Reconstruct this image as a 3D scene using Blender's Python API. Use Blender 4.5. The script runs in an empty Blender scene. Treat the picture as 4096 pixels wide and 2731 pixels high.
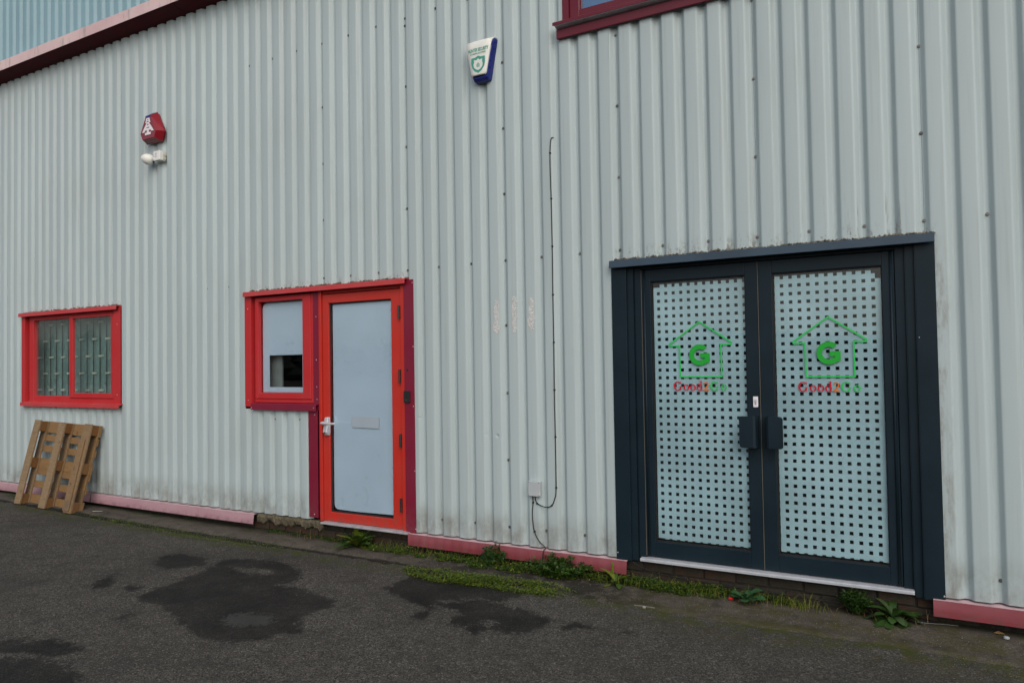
import bpy, bmesh, math, random
import numpy as np
from mathutils import Vector, Matrix
R = math.radians
rnd = random.Random(7)
nrs = np.random.RandomState(11)
SC = bpy.context.scene
COL = SC.collection

# ------------------------------------------------------------------ camera
cam_d = bpy.data.cameras.new('camera')
cam = bpy.data.objects.new('camera', cam_d); COL.objects.link(cam)
cam_d.sensor_fit = 'HORIZONTAL'; cam_d.sensor_width = 36.0; cam_d.lens = 36.0*3012.2/4096.0
cam_d.clip_start = 0.05; cam_d.clip_end = 2000
PITCH, ROLL, YAW = 0.02762888, -0.01629171, -0.52502388
fw = Vector((math.sin(YAW)*math.cos(PITCH), math.cos(YAW)*math.cos(PITCH), math.sin(PITCH)))
rt = Vector((math.cos(YAW), -math.sin(YAW), 0)); up = rt.cross(fw)
r2 = rt*math.cos(ROLL)+up*math.sin(ROLL); u2 = up*math.cos(ROLL)-rt*math.sin(ROLL)
cam.matrix_world = Matrix(((r2.x,u2.x,-fw.x,10.9559),(r2.y,u2.y,-fw.y,-5.3560),(r2.z,u2.z,-fw.z,1.5062),(0,0,0,1)))
SC.camera = cam

# ------------------------------------------------------------------ light: overcast, brighter high on the right
SUN_EL, SUN_AZ = R(38), R(143)          # azimuth from +Y towards +X
W = bpy.data.worlds.new('World'); SC.world = W; W.use_nodes = True
nt = W.node_tree; nt.nodes.clear()
o = nt.nodes.new('ShaderNodeOutputWorld'); bg = nt.nodes.new('ShaderNodeBackground')
sky = nt.nodes.new('ShaderNodeTexSky'); sky.sky_type = 'NISHITA'; sky.sun_disc = False
sky.sun_elevation = SUN_EL; sky.sun_rotation = SUN_AZ
sky.air_density = 1.0; sky.dust_density = 4.0; sky.ozone_density = 1.0
hs = nt.nodes.new('ShaderNodeHueSaturation'); hs.inputs['Saturation'].default_value = 0.62
nt.links.new(sky.outputs[0], hs.inputs['Color']); nt.links.new(hs.outputs[0], bg.inputs['Color'])
bg.inputs['Strength'].default_value = 0.125
nt.links.new(bg.outputs[0], o.inputs['Surface'])
sd = bpy.data.lights.new('sun', 'SUN'); sun = bpy.data.objects.new('sun', sd); COL.objects.link(sun)
sd.energy = 0.66; sd.angle = R(80); sd.color = (1.0, 0.96, 0.9)
L = Vector((math.sin(SUN_AZ)*math.cos(SUN_EL), math.cos(SUN_AZ)*math.cos(SUN_EL), math.sin(SUN_EL)))
sun.rotation_euler = (-L).to_track_quat('-Z', 'Y').to_euler(); sun.location = L*30
SC.view_settings.view_transform = 'Standard'; SC.view_settings.look = 'None'
SC.view_settings.exposure = 0.0; SC.view_settings.gamma = 1.0
SC.view_settings.use_curve_mapping = False

# ------------------------------------------------------------------ material helpers
class NT:
    def __init__(s, name, world=False):
        s.world = world; s.m = bpy.data.materials.new(name); s.m.use_nodes = True; s.t = s.m.node_tree
        s.b = s.t.nodes['Principled BSDF']; s.out = s.t.nodes['Material Output']
        s._co = None
    def n(s, typ, **kw):
        x = s.t.nodes.new(typ)
        for k, v in kw.items(): setattr(x, k, v)
        return x
    def l(s, a, b): s.t.links.new(a, b)
    def co(s):
        if s._co is None: s._co = s.n('ShaderNodeNewGeometry').outputs['Position'] if s.world else s.n('ShaderNodeTexCoord').outputs['Object']
        return s._co
    def mapped(s, scale):
        m = s.n('ShaderNodeMapping'); m.inputs['Scale'].default_value = scale; s.l(s.co(), m.inputs['Vector']); return m.outputs[0]
    def noise(s, scale, detail=4, rough=.6, vec=None):
        x = s.n('ShaderNodeTexNoise'); x.inputs['Scale'].default_value = scale; x.inputs['Detail'].default_value = detail
        x.inputs['Roughness'].default_value = rough; s.l(vec or s.co(), x.inputs['Vector']); return x.outputs['Fac']
    def voro(s, scale, out='Color', vec=None):
        x = s.n('ShaderNodeTexVoronoi'); x.inputs['Scale'].default_value = scale; s.l(vec or s.co(), x.inputs['Vector']); return x.outputs[out]
    def mr(s, v, a, b, c=0., d=1., smooth=True):
        x = s.n('ShaderNodeMapRange'); x.interpolation_type = 'SMOOTHSTEP' if smooth else 'LINEAR'
        s.l(v, x.inputs[0])
        for i, q in enumerate((a, b, c, d)): x.inputs[i+1].default_value = q
        return x.outputs[0]
    def math(s, op, a, b=None, clamp=False):
        x = s.n('ShaderNodeMath', operation=op); x.use_clamp = clamp
        for i, q in enumerate((a, b)):
            if q is None: continue
            if isinstance(q, (int, float)): x.inputs[i].default_value = q
            else: s.l(q, x.inputs[i])
        return x.outputs[0]
    def mix(s, f, a, b, blend='MIX'):
        x = s.n('ShaderNodeMix', data_type='RGBA', blend_type=blend)
        for key, q in ((0, f), (6, a), (7, b)):
            if isinstance(q, (int, float)): x.inputs[key].default_value = q
            elif isinstance(q, tuple): x.inputs[key].default_value = (*q, 1) if len(q) == 3 else q
            else: s.l(q, x.inputs[key])
        return x.outputs[2]
    def xyz(s):
        x = s.n('ShaderNodeSeparateXYZ'); s.l(s.co(), x.inputs[0]); return x.outputs
    def bump(s, h, strength, dist=.01):
        x = s.n('ShaderNodeBump'); x.inputs['Strength'].default_value = strength; x.inputs['Distance'].default_value = dist
        s.l(h, x.inputs['Height']); s.l(x.outputs[0], s.b.inputs['Normal']); return x
    def col(s, c):
        if isinstance(c, tuple): s.b.inputs['Base Color'].default_value = (*c, 1)
        else: s.l(c, s.b.inputs['Base Color'])
    def rough(s, v):
        if isinstance(v, (int, float)): s.b.inputs['Roughness'].default_value = v
        else: s.l(v, s.b.inputs['Roughness'])

def sc(c, k): return tuple(min(1., x*k) for x in c)
def plain(name, c, rough=.5, metal=0., var=.12, vscale=6., bump=0., bscale=60., spec=.5, objvar=0., dirt=0.):
    m = NT(name); n = m.noise(vscale, 5, .65)
    colr = m.mix(m.mr(n, .3, .7), sc(c, 1-var), sc(c, 1+var))
    if objvar:
        oi = m.n('ShaderNodeObjectInfo')
        colr = m.mix(m.mr(oi.outputs['Random'], 0, 1, 0, objvar, False), colr, sc(c, .35))
    if dirt:
        d = m.mr(m.noise(18, 6, .75), .52, .72, 0, dirt)
        colr = m.mix(d, colr, (.06, .055, .045))
    m.col(colr)
    m.rough(m.mr(n, .2, .8, max(.03, rough-.06), rough+.06)); m.b.inputs['Metallic'].default_value = metal
    m.b.inputs['Specular IOR Level'].default_value = spec
    if bump: m.bump(m.noise(bscale, 5, .7), bump, .004)
    return m.m

M = {}
# corrugated cladding: pale blue-grey plastisol, grime at the foot and above each door head
def cladding(name, base):
    m = NT(name, True); X, Y, Z = m.xyz()
    n1 = m.noise(.9, 3, .5, m.mapped((1.2, 1, .35)))
    c = m.mix(m.mr(n1, .3, .7), sc(base, .965), sc(base, 1.03))
    oi = m.n('ShaderNodeObjectInfo'); c = m.mix(m.mr(oi.outputs['Random'], 0, 1, 0, .07, False), c, (.40, .42, .43))
    sk = m.noise(14, 4, .65, m.mapped((2.2, 1, .05))); c = m.mix(m.mr(sk, .50, .72, 0, .22), c, (.25, .26, .25))
    sm = m.noise(.7, 4, .6); c = m.mix(m.mr(sm, .50, .75, 0, .12), c, (.30, .30, .29))
    # foot grime
    ng = m.noise(5, 6, .7, m.mapped((1.6, 1, .8)))
    g = m.math('MULTIPLY', m.mr(Z, .34, .10, 0, 1), m.mr(ng, .30, .75, 0, .75))
    c = m.mix(g, c, (.17, .15, .125))
    g2 = m.math('MULTIPLY', m.mr(Z, .20, .0), m.mr(m.noise(220, 3, .8), .62, .70, 0, .6))
    c = m.mix(g2, c, (.06, .05, .04))
    # dirt streaks over the heads of window and doors
    st = m.noise(9, 5, .7, m.mapped((3.2, 1, .22)))
    fine = m.noise(30, 6, .75, m.mapped((1, 1, .7)))
    for x0, x1, zt, k in ((.4, 2.5, 2.34, .8), (4.7, 6.78, 2.37, 1.), (8.76, 10.89, 2.42, 1.)):
        bx = m.math('MULTIPLY', m.mr(X, x0-.02, x0+.03), m.mr(X, x1+.04, x1-.01))
        low = m.math('MULTIPLY', bx, m.math('MULTIPLY', m.mr(Z, zt, 2.39-.13), m.mr(Z, 2.2, 2.23)))
        s1 = m.math('MULTIPLY', low, m.mr(m.math('ADD', m.math('MULTIPLY', fine, .6), m.math('MULTIPLY', st, .5)), .56, .66, 0, .8*k))
        c = m.mix(s1, c, (.13, .11, .085))
    bx = m.math('MULTIPLY', m.mr(X, 10.0, 10.3), m.mr(X, 10.78, 10.7))
    s2 = m.math('MULTIPLY', m.math('MULTIPLY', bx, m.mr(Z, 2.62, 2.36)), m.mr(st, .56, .66, 0, .75))
    s2 = m.math('MULTIPLY', s2, m.mr(Z, 2.2, 2.23))
    c = m.mix(s2, c, (.2, .155, .12))
    bx = m.math('MULTIPLY', m.mr(X, 10.88, 10.905), m.mr(X, 11.0, 10.92))
    s3 = m.math('MULTIPLY', m.math('MULTIPLY', bx, m.mr(Z, 2.35, 2.0)), m.mr(m.noise(7, 6, .75, m.mapped((2.5, 1, .6))), .44, .66, 0, .6))
    c = m.mix(s3, c, (.2, .17, .14))
    m.col(c); m.rough(m.mr(m.noise(3, 4), .3, .7, .40, .52)); m.b.inputs['Specular IOR Level'].default_value = .45
    h = m.noise(1.4, 2, .5, m.mapped((2.2, 1, .6)))
    # two small dents beside the junction of the middle sheets
    for (dx, dz, r) in ((7.60, .905, .035), (7.70, .90, .022), (6.90, 1.03, .02)):
        v = m.n('ShaderNodeVectorMath', operation='DISTANCE'); m.l(m.co(), v.inputs[0]); v.inputs[1].default_value = (dx, 0, dz)
        h = m.math('SUBTRACT', h, m.mr(v.outputs['Value'], r, 0, 0, 2.2))
    m.bump(h, .35, .012)
    return m.m
M['clad'] = cladding('cladding_grey', (.425, .512, .528))
M['clad_blue'] = plain('cladding_blue', (.225, .37, .43), .45, var=.05, vscale=2)
def red_paint(name, c, faded, k, rough=.38):
    m = NT(name); n = m.noise(2.5, 4, .6); f = m.noise(40, 5, .7)
    col = m.mix(m.mr(n, .3, .75, 0, k), c, faded)
    col = m.mix(m.mr(f, .58, .75, 0, .25), col, sc(c, .45))
    g = m.n('ShaderNodeNewGeometry'); z = m.n('ShaderNodeSeparateXYZ'); m.l(g.outputs['Position'], z.inputs[0])
    mud = m.math('MULTIPLY', m.mr(z.outputs[2], .30, .0), m.mr(m.noise(20, 6, .75), .42, .68, 0, .55)); col = m.mix(mud, col, (.12, .085, .07))
    ch = m.mr(m.noise(75, 5, .8), .68, .72, 0, .6); col = m.mix(ch, col, sc(faded, 1.5)); col = m.mix(m.mr(m.noise(6, 5, .7), .5, .75, 0, .3), col, sc(faded, .7))
    m.col(col); m.rough(m.mr(n, .2, .8, rough-.05, rough+.12)); m.b.inputs['Specular IOR Level'].default_value = .45
    return m.m
M['red'] = red_paint('paint_red', (.50, .020, .024), (.48, .045, .05), .5)
M['red_lintel'] = red_paint('paint_red_weathered', (.50, .035, .04), (.46, .075, .08), .7, .45)
M['door_red'] = red_paint('paint_orange_red', (.52, .028, .018), (.50, .05, .035), .4, .33)
M['maroon'] = red_paint('paint_maroon', (.20, .008, .032), (.20, .02, .045), .5)
M['maroon_dark'] = red_paint('paint_dark_maroon', (.125, .006, .018), (.13, .015, .03), .5, .35)
def pink(name, c1, c2, dirtk):
    m = NT(name, True); X, Y, Z = m.xyz(); n = m.noise(1.6, 5, .65, m.mapped((1, 1, 4)))
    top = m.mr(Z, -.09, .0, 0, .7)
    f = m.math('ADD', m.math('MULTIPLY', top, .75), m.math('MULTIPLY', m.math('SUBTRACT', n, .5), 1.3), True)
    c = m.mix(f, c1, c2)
    d = m.mr(m.noise(7, 6, .75, m.mapped((2, 1, .5))), .55, .75, 0, dirtk)
    c = m.mix(d, c, (.14, .10, .10))
    md = m.math('MULTIPLY', m.mr(Z, -.03, -.09), m.mr(m.noise(16, 6, .75), .40, .68, 0, .65)); c = m.mix(md, c, (.085, .06, .05))
    sp = m.mr(m.noise(130, 3, .7), .66, .72, 0, .6); c = m.mix(sp, c, (.08, .04, .04))
    m.col(c); m.rough(.62); m.b.inputs['Specular IOR Level'].default_value = .3
    return m.m
M['pink_pale'] = pink('paint_bleached_pink', (.36, .20, .235), (.47, .31, .345), .45)
M['pink_red'] = pink('paint_chalky_red', (.19, .027, .036), (.29, .10, .12), .5)
M['pink_lip'] = plain('paint_chalky_pink', (.60, .42, .45), .7, var=.12, dirt=.5)
M['fascia'] = None
def fascia():
    m = NT('paint_bleached_fascia'); X, Y, Z = m.xyz()
    n = m.noise(1.3, 5, .65); c = m.mix(m.mr(n, .3, .7), (.62, .43, .45), (.72, .55, .55))
    st = m.noise(4, 5, .7, m.mapped((2.2, 1, .5)))
    c = m.mix(m.mr(st, .56, .7, 0, .6), c, (.30, .28, .25)); m.col(c); m.rough(.6); m.b.inputs['Specular IOR Level'].default_value = .3
    return m.m
M['fascia'] = fascia()
M['soffit'] = plain('paint_soffit_red', (.085, .008, .012), .7, spec=.15)
M['navy'] = plain('paint_anthracite', (.0080, .0190, .0280), .42, var=.10, vscale=3, spec=.22)
M['navy_lintel'] = plain('paint_anthracite_cap', (.042, .070, .102), .45, var=.12, vscale=3, spec=.3, dirt=.25)
M['gasket'] = plain('black_rubber', (.012, .012, .013), .6)
M['black_plastic'] = plain('black_plastic', (.018, .018, .02), .42)
M['alu'] = plain('brushed_aluminium', (.66, .67, .69), .34, metal=.55, var=.08, vscale=20)
M['alu_white'] = plain('pale_aluminium_sill', (.55, .58, .63), .38, metal=.25, var=.06, vscale=15, dirt=.15)
M['sill_grey'] = plain('grey_sill', (.40, .40, .43), .5, metal=.2, dirt=.4)
M['silver'] = plain('silver_painted_handle', (.60, .60, .63), .33, metal=.3, var=.04)
M['steel'] = plain('screw_steel', (.22, .21, .20), .45, metal=.5, var=.3, vscale=80, objvar=.75)
M['zinc'] = plain('zinc_rivet', (.62, .58, .6), .4, metal=.4)
M['white_plastic'] = plain('white_plastic', (.78, .79, .74), .38, var=.03)
M['cream_plastic'] = plain('cream_plastic', (.62, .58, .50), .5, var=.08, dirt=.3)
M['grey_plastic'] = plain('grey_plastic_box', (.44, .48, .50), .5, var=.05)
M['blue_plastic'] = plain('blue_plastic', (.010, .020, .20), .28, var=.08)
M['alarm_red'] = plain('alarm_red_plastic', (.24, .006, .016), .32, var=.10)
M['alarm_face'] = plain('alarm_faded_red', (.24, .04, .06), .5, var=.10)
M['print_white'] = plain('white_print', (.80, .78, .82), .5, var=.05)
M['print_grey'] = plain('worn_grey_print', (.32, .25, .25), .6, var=.3, vscale=90)
M['print_teal'] = plain('teal_print', (.06, .34, .27), .5, var=.06)
M['print_green'] = plain('green_vinyl', (.010, .37, .03), .4, var=.04)
M['print_lime'] = plain('bright_green_vinyl', (.03, .55, .11), .4, var=.04)
M['print_red'] = plain('crimson_vinyl', (.55, .005, .03), .4, var=.04)
M['print_orange'] = plain('orange_vinyl', (.72, .17, .01), .4, var=.04)
M['print_violet'] = plain('faded_violet_print', (.30, .22, .42), .6)
M['paper'] = plain('white_window_film', (.53, .60, .73), .3, var=.05, vscale=.9)
M['paper_light'] = plain('pale_sticker', (.36, .43, .50), .45, var=.02)
M['dot_film'] = plain('frosted_dot_film', (.40, .53, .59), .5, var=.14, vscale=1.8)
M['room'] = plain('dim_room_plaster', (.10, .10, .10), .8)
M['room_pale'] = plain('pale_room_panel', (.22, .235, .235), .7)
M['slat'] = plain('teal_blind_slat', (.17, .30, .28), .5, var=.15, vscale=4)
M['slat_back'] = plain('dark_blind_back', (.07, .13, .13), .7)
M['slat_clip'] = plain('pale_blind_clip', (.7, .75, .62), .5)
M['lining'] = plain('dark_lining', (.02, .02, .022), .9)
M['glue'] = plain('dried_glue', (.57, .58, .575), .8, var=.3, vscale=70, bump=.8, bscale=90)
M['seal'] = plain('grey_brush_seal', (.13, .12, .095), .7)
M['cable'] = plain('black_cable_sheath', (.012, .012, .013), .5)
def glass(name, tint=(.9, .93, .93), k=1.7, rough=.0, gcol=(1, 1, 1), veil=0.):
    m = NT(name); m.t.nodes.remove(m.b)
    tr = m.n('ShaderNodeBsdfTransparent'); tr.inputs[0].default_value = (*tint, 1)
    gl = m.n('ShaderNodeBsdfGlossy'); gl.inputs['Roughness'].default_value = rough; gl.inputs[0].default_value = (*gcol, 1)
    ge = m.n('ShaderNodeNewGeometry'); dt = m.n('ShaderNodeVectorMath', operation='DOT_PRODUCT')
    m.l(ge.outputs['Normal'], dt.inputs[0]); m.l(ge.outputs['Incoming'], dt.inputs[1])
    ct = m.math('SUBTRACT', 1., m.math('ABSOLUTE', dt.outputs['Value']), True)
    fr = m.math('ADD', .04, m.math('MULTIPLY', .96, m.math('POWER', ct, 5.)))
    h = m.noise(1.3, 2, .5); b = m.n('ShaderNodeBump'); b.inputs['Strength'].default_value = .04; b.inputs['Distance'].default_value = .02
    m.l(h, b.inputs['Height']); m.l(b.outputs[0], gl.inputs['Normal'])
    mx = m.n('ShaderNodeMixShader'); m.l(m.math('MULTIPLY', fr, k, True), mx.inputs[0])
    m.l(tr.outputs[0], mx.inputs[1]); m.l(gl.outputs[0], mx.inputs[2])
    if veil:
        df = m.n('ShaderNodeBsdfDiffuse'); df.inputs[0].default_value = (.42, .50, .50, 1); m2 = m.n('ShaderNodeMixShader')
        m.l(m.mr(m.noise(2.5, 5, .6), .3, .7, veil*.7, veil*1.2), m2.inputs[0]); m.l(mx.outputs[0], m2.inputs[1]); m.l(df.outputs[0], m2.inputs[2]); m.l(m2.outputs[0], m.out.inputs['Surface'])
    else: m.l(mx.outputs[0], m.out.inputs['Surface'])
    return m.m
M['glass'] = glass('window_glass', k=1.7, veil=.055)
M['glass_clear'] = glass('door_glass', (.93, .97, .97), 1.0)
def wood(name, c1, c2):
    m = NT(name); v = m.mapped((3, 30, 30)); n = m.noise(2.2, 6, .7, v); n2 = m.noise(3, 4, .6)
    oi = m.n('ShaderNodeObjectInfo')
    c = m.mix(m.mr(n, .25, .75), c1, c2)
    c = m.mix(m.mr(oi.outputs['Random'], 0, 1, 0, .55, False), c, (.20, .115, .05))
    c = m.mix(m.mr(n2, .52, .75, 0, .6), c, (.13, .095, .065))
    k = m.mr(m.noise(11, 3, .5), .70, .74, 0, .7); c = m.mix(k, c, (.07, .035, .015))
    m.col(c); m.rough(.75); m.b.inputs['Specular IOR Level'].default_value = .25; m.bump(n, .5, .004); return m.m
M['wood_runner'] = wood('weathered_pine', (.19, .13, .075), (.30, .215, .13))
M['wood_deck'] = wood('orange_pine', (.19, .110, .045), (.27, .165, .075))
M['wood_block'] = wood('chipboard_block', (.13, .055, .018), (.20, .095, .03))

def brickmat():
    m = NT('grubby_shaded_brick'); oi = m.n('ShaderNodeObjectInfo')
    c = m.mix(m.mr(oi.outputs['Random'], 0, 1, 0, 1, False), (.026, .024, .019), (.055, .030, .020))  # grimy brick tones, with the shadow under the cladding darkened into them
    n = m.noise(14, 6, .75); c = m.mix(m.mr(n, .42, .72, 0, .8), c, (.045, .043, .038))
    n2 = m.noise(5, 5, .7); c = m.mix(m.mr(n2, .5, .7, 0, .7), c, (.022, .025, .012))
    m.col(c); m.rough(.9); m.b.inputs['Specular IOR Level'].default_value = .2; m.bump(m.noise(45, 6, .75), 1., .006); return m.m
M['brick'] = brickmat()
M['mortar'] = plain('dirty_shaded_mortar', (.028, .026, .022), .95, var=.4, vscale=20, bump=1., bscale=50, spec=.2)  # dirt tone that also carries the shadow under the cladding
M['mortar_pale'] = plain('crumbly_pale_mortar', (.115, .10, .068), .95, var=.35, vscale=14, bump=1., bscale=40, spec=.2, dirt=.7)
M['dirt_crust'] = plain('mossy_grit', (.16, .145, .115), .95, var=.5, vscale=40, bump=1., bscale=80, spec=.2, dirt=.8)

def asphalt(name, strip=False):
    m = NT(name); X, Y, Z = m.xyz()
    v1 = m.n('ShaderNodeTexVoronoi'); v1.inputs['Scale'].default_value = 150; m.l(m.co(), v1.inputs['Vector'])
    bw = m.n('ShaderNodeSeparateColor'); m.l(v1.outputs['Color'], bw.inputs[0])
    base = m.mix(bw.outputs[0], (.019, .018, .016), (.122, .116, .104))
    n = m.noise(1.1, 5, .6); base = m.mix(m.mr(n, .3, .8, 0, .7), base, (.058, .053, .045))
    n3 = m.noise(300, 2, .5)
    base = m.mix(m.mr(bw.outputs[1], .93, .97, 0, .8), base, (.19, .18, .16))
    v2 = m.n('ShaderNodeSeparateColor'); m.l(m.voro(62), v2.inputs[0]); base = m.mix(m.mr(v2.outputs[0], .955, .97, 0, .55), base, (.16, .15, .135))
    base = m.mix(m.mr(bw.outputs[2], .988, .994, 0, .7), base, (.33, .31, .27))
    base = m.mix(m.mr(m.noise(24, 5, .7), .55, .72, 0, .7), base, (.024, .023, .021))
    base = m.mix(m.mr(m.noise(5, 6, .75), .46, .70, 0, .55), base, (.030, .029, .027)); base = m.mix(m.mr(m.noise(.55, 4, .6), .5, .75, 0, .5), base, (.034, .034, .033))
    dark = m.mix(m.mr(m.noise(3.5, 5, .7), .35, .7, .88, .66), base, (.005, .005, .005))
    a = m.n('ShaderNodeAttribute', attribute_name='wet')
    nz = m.math('MULTIPLY', m.math('SUBTRACT', m.noise(11, 8, .78), .5), .34)
    nz = m.math('ADD', nz, m.math('ADD', m.math('MULTIPLY', m.math('SUBTRACT', bw.outputs[0], .5), .035), m.math('MULTIPLY', m.math('SUBTRACT', m.noise(40, 4, .7), .5), .10)))
    wf = m.mr(m.math('ADD', a.outputs['Fac'], nz), -.016, .022)
    p = m.n('ShaderNodeAttribute', attribute_name='pool'); pf = m.mr(m.math('ADD', p.outputs['Fac'], nz), -.03, .03)
    if strip:
        base = m.mix(.5, base, (.115, .097, .075))
        wf = None
        base = m.mix(m.mr(m.noise(7, 6, .75), .45, .68, 0, .75), base, (.036, .032, .026)); base = m.mix(m.mr(m.noise(55, 4, .75), .60, .70, 0, .7), base, (.17, .155, .13))
        base = m.mix(m.mr(Y, -.10, .02, 0, .8), base, (.024, .022, .017))
    col = base if strip else m.mix(wf, base, dark)
    # moss and silt, plus a dark line along the step of the strip
    mo = m.noise(6, 6, .72); mf = m.noise(60, 4, .7)
    ms = m.math('ADD', m.math('MULTIPLY', mo, .7), m.math('MULTIPLY', mf, .45))
    if strip:
        band = m.math('MULTIPLY', m.mr(Y, -.33, -.40), m.mr(X, 9.5, 6.5, .35, 1))
        k = m.math('MULTIPLY', band, m.mr(ms, .50, .62, 0, .95))
        col = m.mix(k, col, m.mix(m.mr(mf, .35, .65), (.025, .030, .006), (.085, .10, .012)))
        k2 = m.math('MULTIPLY', m.mr(Y, -.16, .0), m.mr(ms, .56, .66, 0, .8)); col = m.mix(k2, col, (.035, .036, .012))
        k3 = m.math('MULTIPLY', m.mr(X, 8.2, 9.2), m.mr(ms, .53, .68, 0, .8)); col = m.mix(k3, col, (.060, .056, .018))
        edge = m.math('MULTIPLY', m.math('MULTIPLY', m.mr(Y, -.295, -.325), m.mr(Y, -.41, -.375)), m.mr(X, 8.4, 6.8, .15, .9)); col = m.mix(edge, col, (.012, .0115, .011))
        damp = m.math('MULTIPLY', m.math('MULTIPLY', m.mr(X, 6.9, 7.5), m.mr(X, 9.3, 8.7)), m.mr(mo, .40, .55, 0, .8)); col = m.mix(damp, col, (.020, .019, .017))
    else:
        k = m.math('MULTIPLY', m.mr(Y, -1.0, -.55), m.mr(X, 8.3, 9.6)); k = m.math('MULTIPLY', k, m.mr(ms, .50, .70, 0, .7))
        col = m.mix(k, col, (.062, .058, .019))
        k = m.math('MULTIPLY', m.mr(Y, -.66, -.46), m.mr(ms, .54, .64, 0, .9)); col = m.mix(k, col, (.05, .06, .012))
    m.col(col)
    if strip: m.rough(.9)
    else:
        r = m.math('SUBTRACT', .93, m.math('MULTIPLY', wf, .22)); r = m.math('SUBTRACT', r, m.math('MULTIPLY', pf, .30)); m.rough(r)
    m.b.inputs['Specular IOR Level'].default_value = .16
    h = m.math('ADD', m.math('MULTIPLY', v1.outputs['Distance'], -1.), m.math('MULTIPLY', m.noise(30, 4, .6), .8))
    bp = m.bump(h, .55, .006)
    if not strip: m.l(m.math('SUBTRACT', .7, m.math('MULTIPLY', pf, .62)), bp.inputs['Strength'])
    return m.m
M['asphalt'] = asphalt('asphalt'); M['strip'] = asphalt('gritty_concrete', True)

def leafmat(name, c1, c2, vein=None):
    m = NT(name); n = m.noise(25, 4, .6); oi = m.n('ShaderNodeObjectInfo')
    g = m.n('ShaderNodeNewGeometry')
    f = m.math('ADD', m.math('MULTIPLY', n, .5), m.math('MULTIPLY', g.outputs['Random Per Island'], .6), True)
    c = m.mix(f, c1, c2); c = m.mix(m.mr(oi.outputs['Random'], 0, 1, 0, .35, False), c, sc(c1, .6))
    m.col(c); m.rough(.5); m.b.inputs['Specular IOR Level'].default_value = .35
    m.b.inputs['Subsurface Weight'].default_value = 0
    tl = m.n('ShaderNodeBsdfTranslucent'); m.l(c, tl.inputs[0])
    mx = m.n('ShaderNodeMixShader'); mx.inputs[0].default_value = .25
    m.l(m.b.outputs[0], mx.inputs[1]); m.l(tl.outputs[0], mx.inputs[2]); m.l(mx.outputs[0], m.out.inputs['Surface'])
    return m.m
M['leaf_dark'] = leafmat('dark_leaf', (.020, .055, .014), (.055, .12, .022))
M['leaf_mid'] = leafmat('mid_leaf', (.030, .075, .012), (.085, .16, .022))
M['leaf_lime'] = leafmat('yellow_green_leaf', (.085, .13, .012), (.20, .25, .025))
M['leaf_blue'] = leafmat('blue_green_leaf', (.026, .085, .034), (.055, .145, .05))
M['leaf_grey'] = leafmat('downy_leaf', (.030, .060, .020), (.075, .12, .045))
M['leaf_dry'] = leafmat('dry_leaf', (.20, .12, .05), (.34, .20, .09))
M['wood_far'] = leafmat('distant_foliage', (.05, .07, .055), (.09, .12, .09))  # paler than near leaves: distance haze is put into the colour

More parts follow.
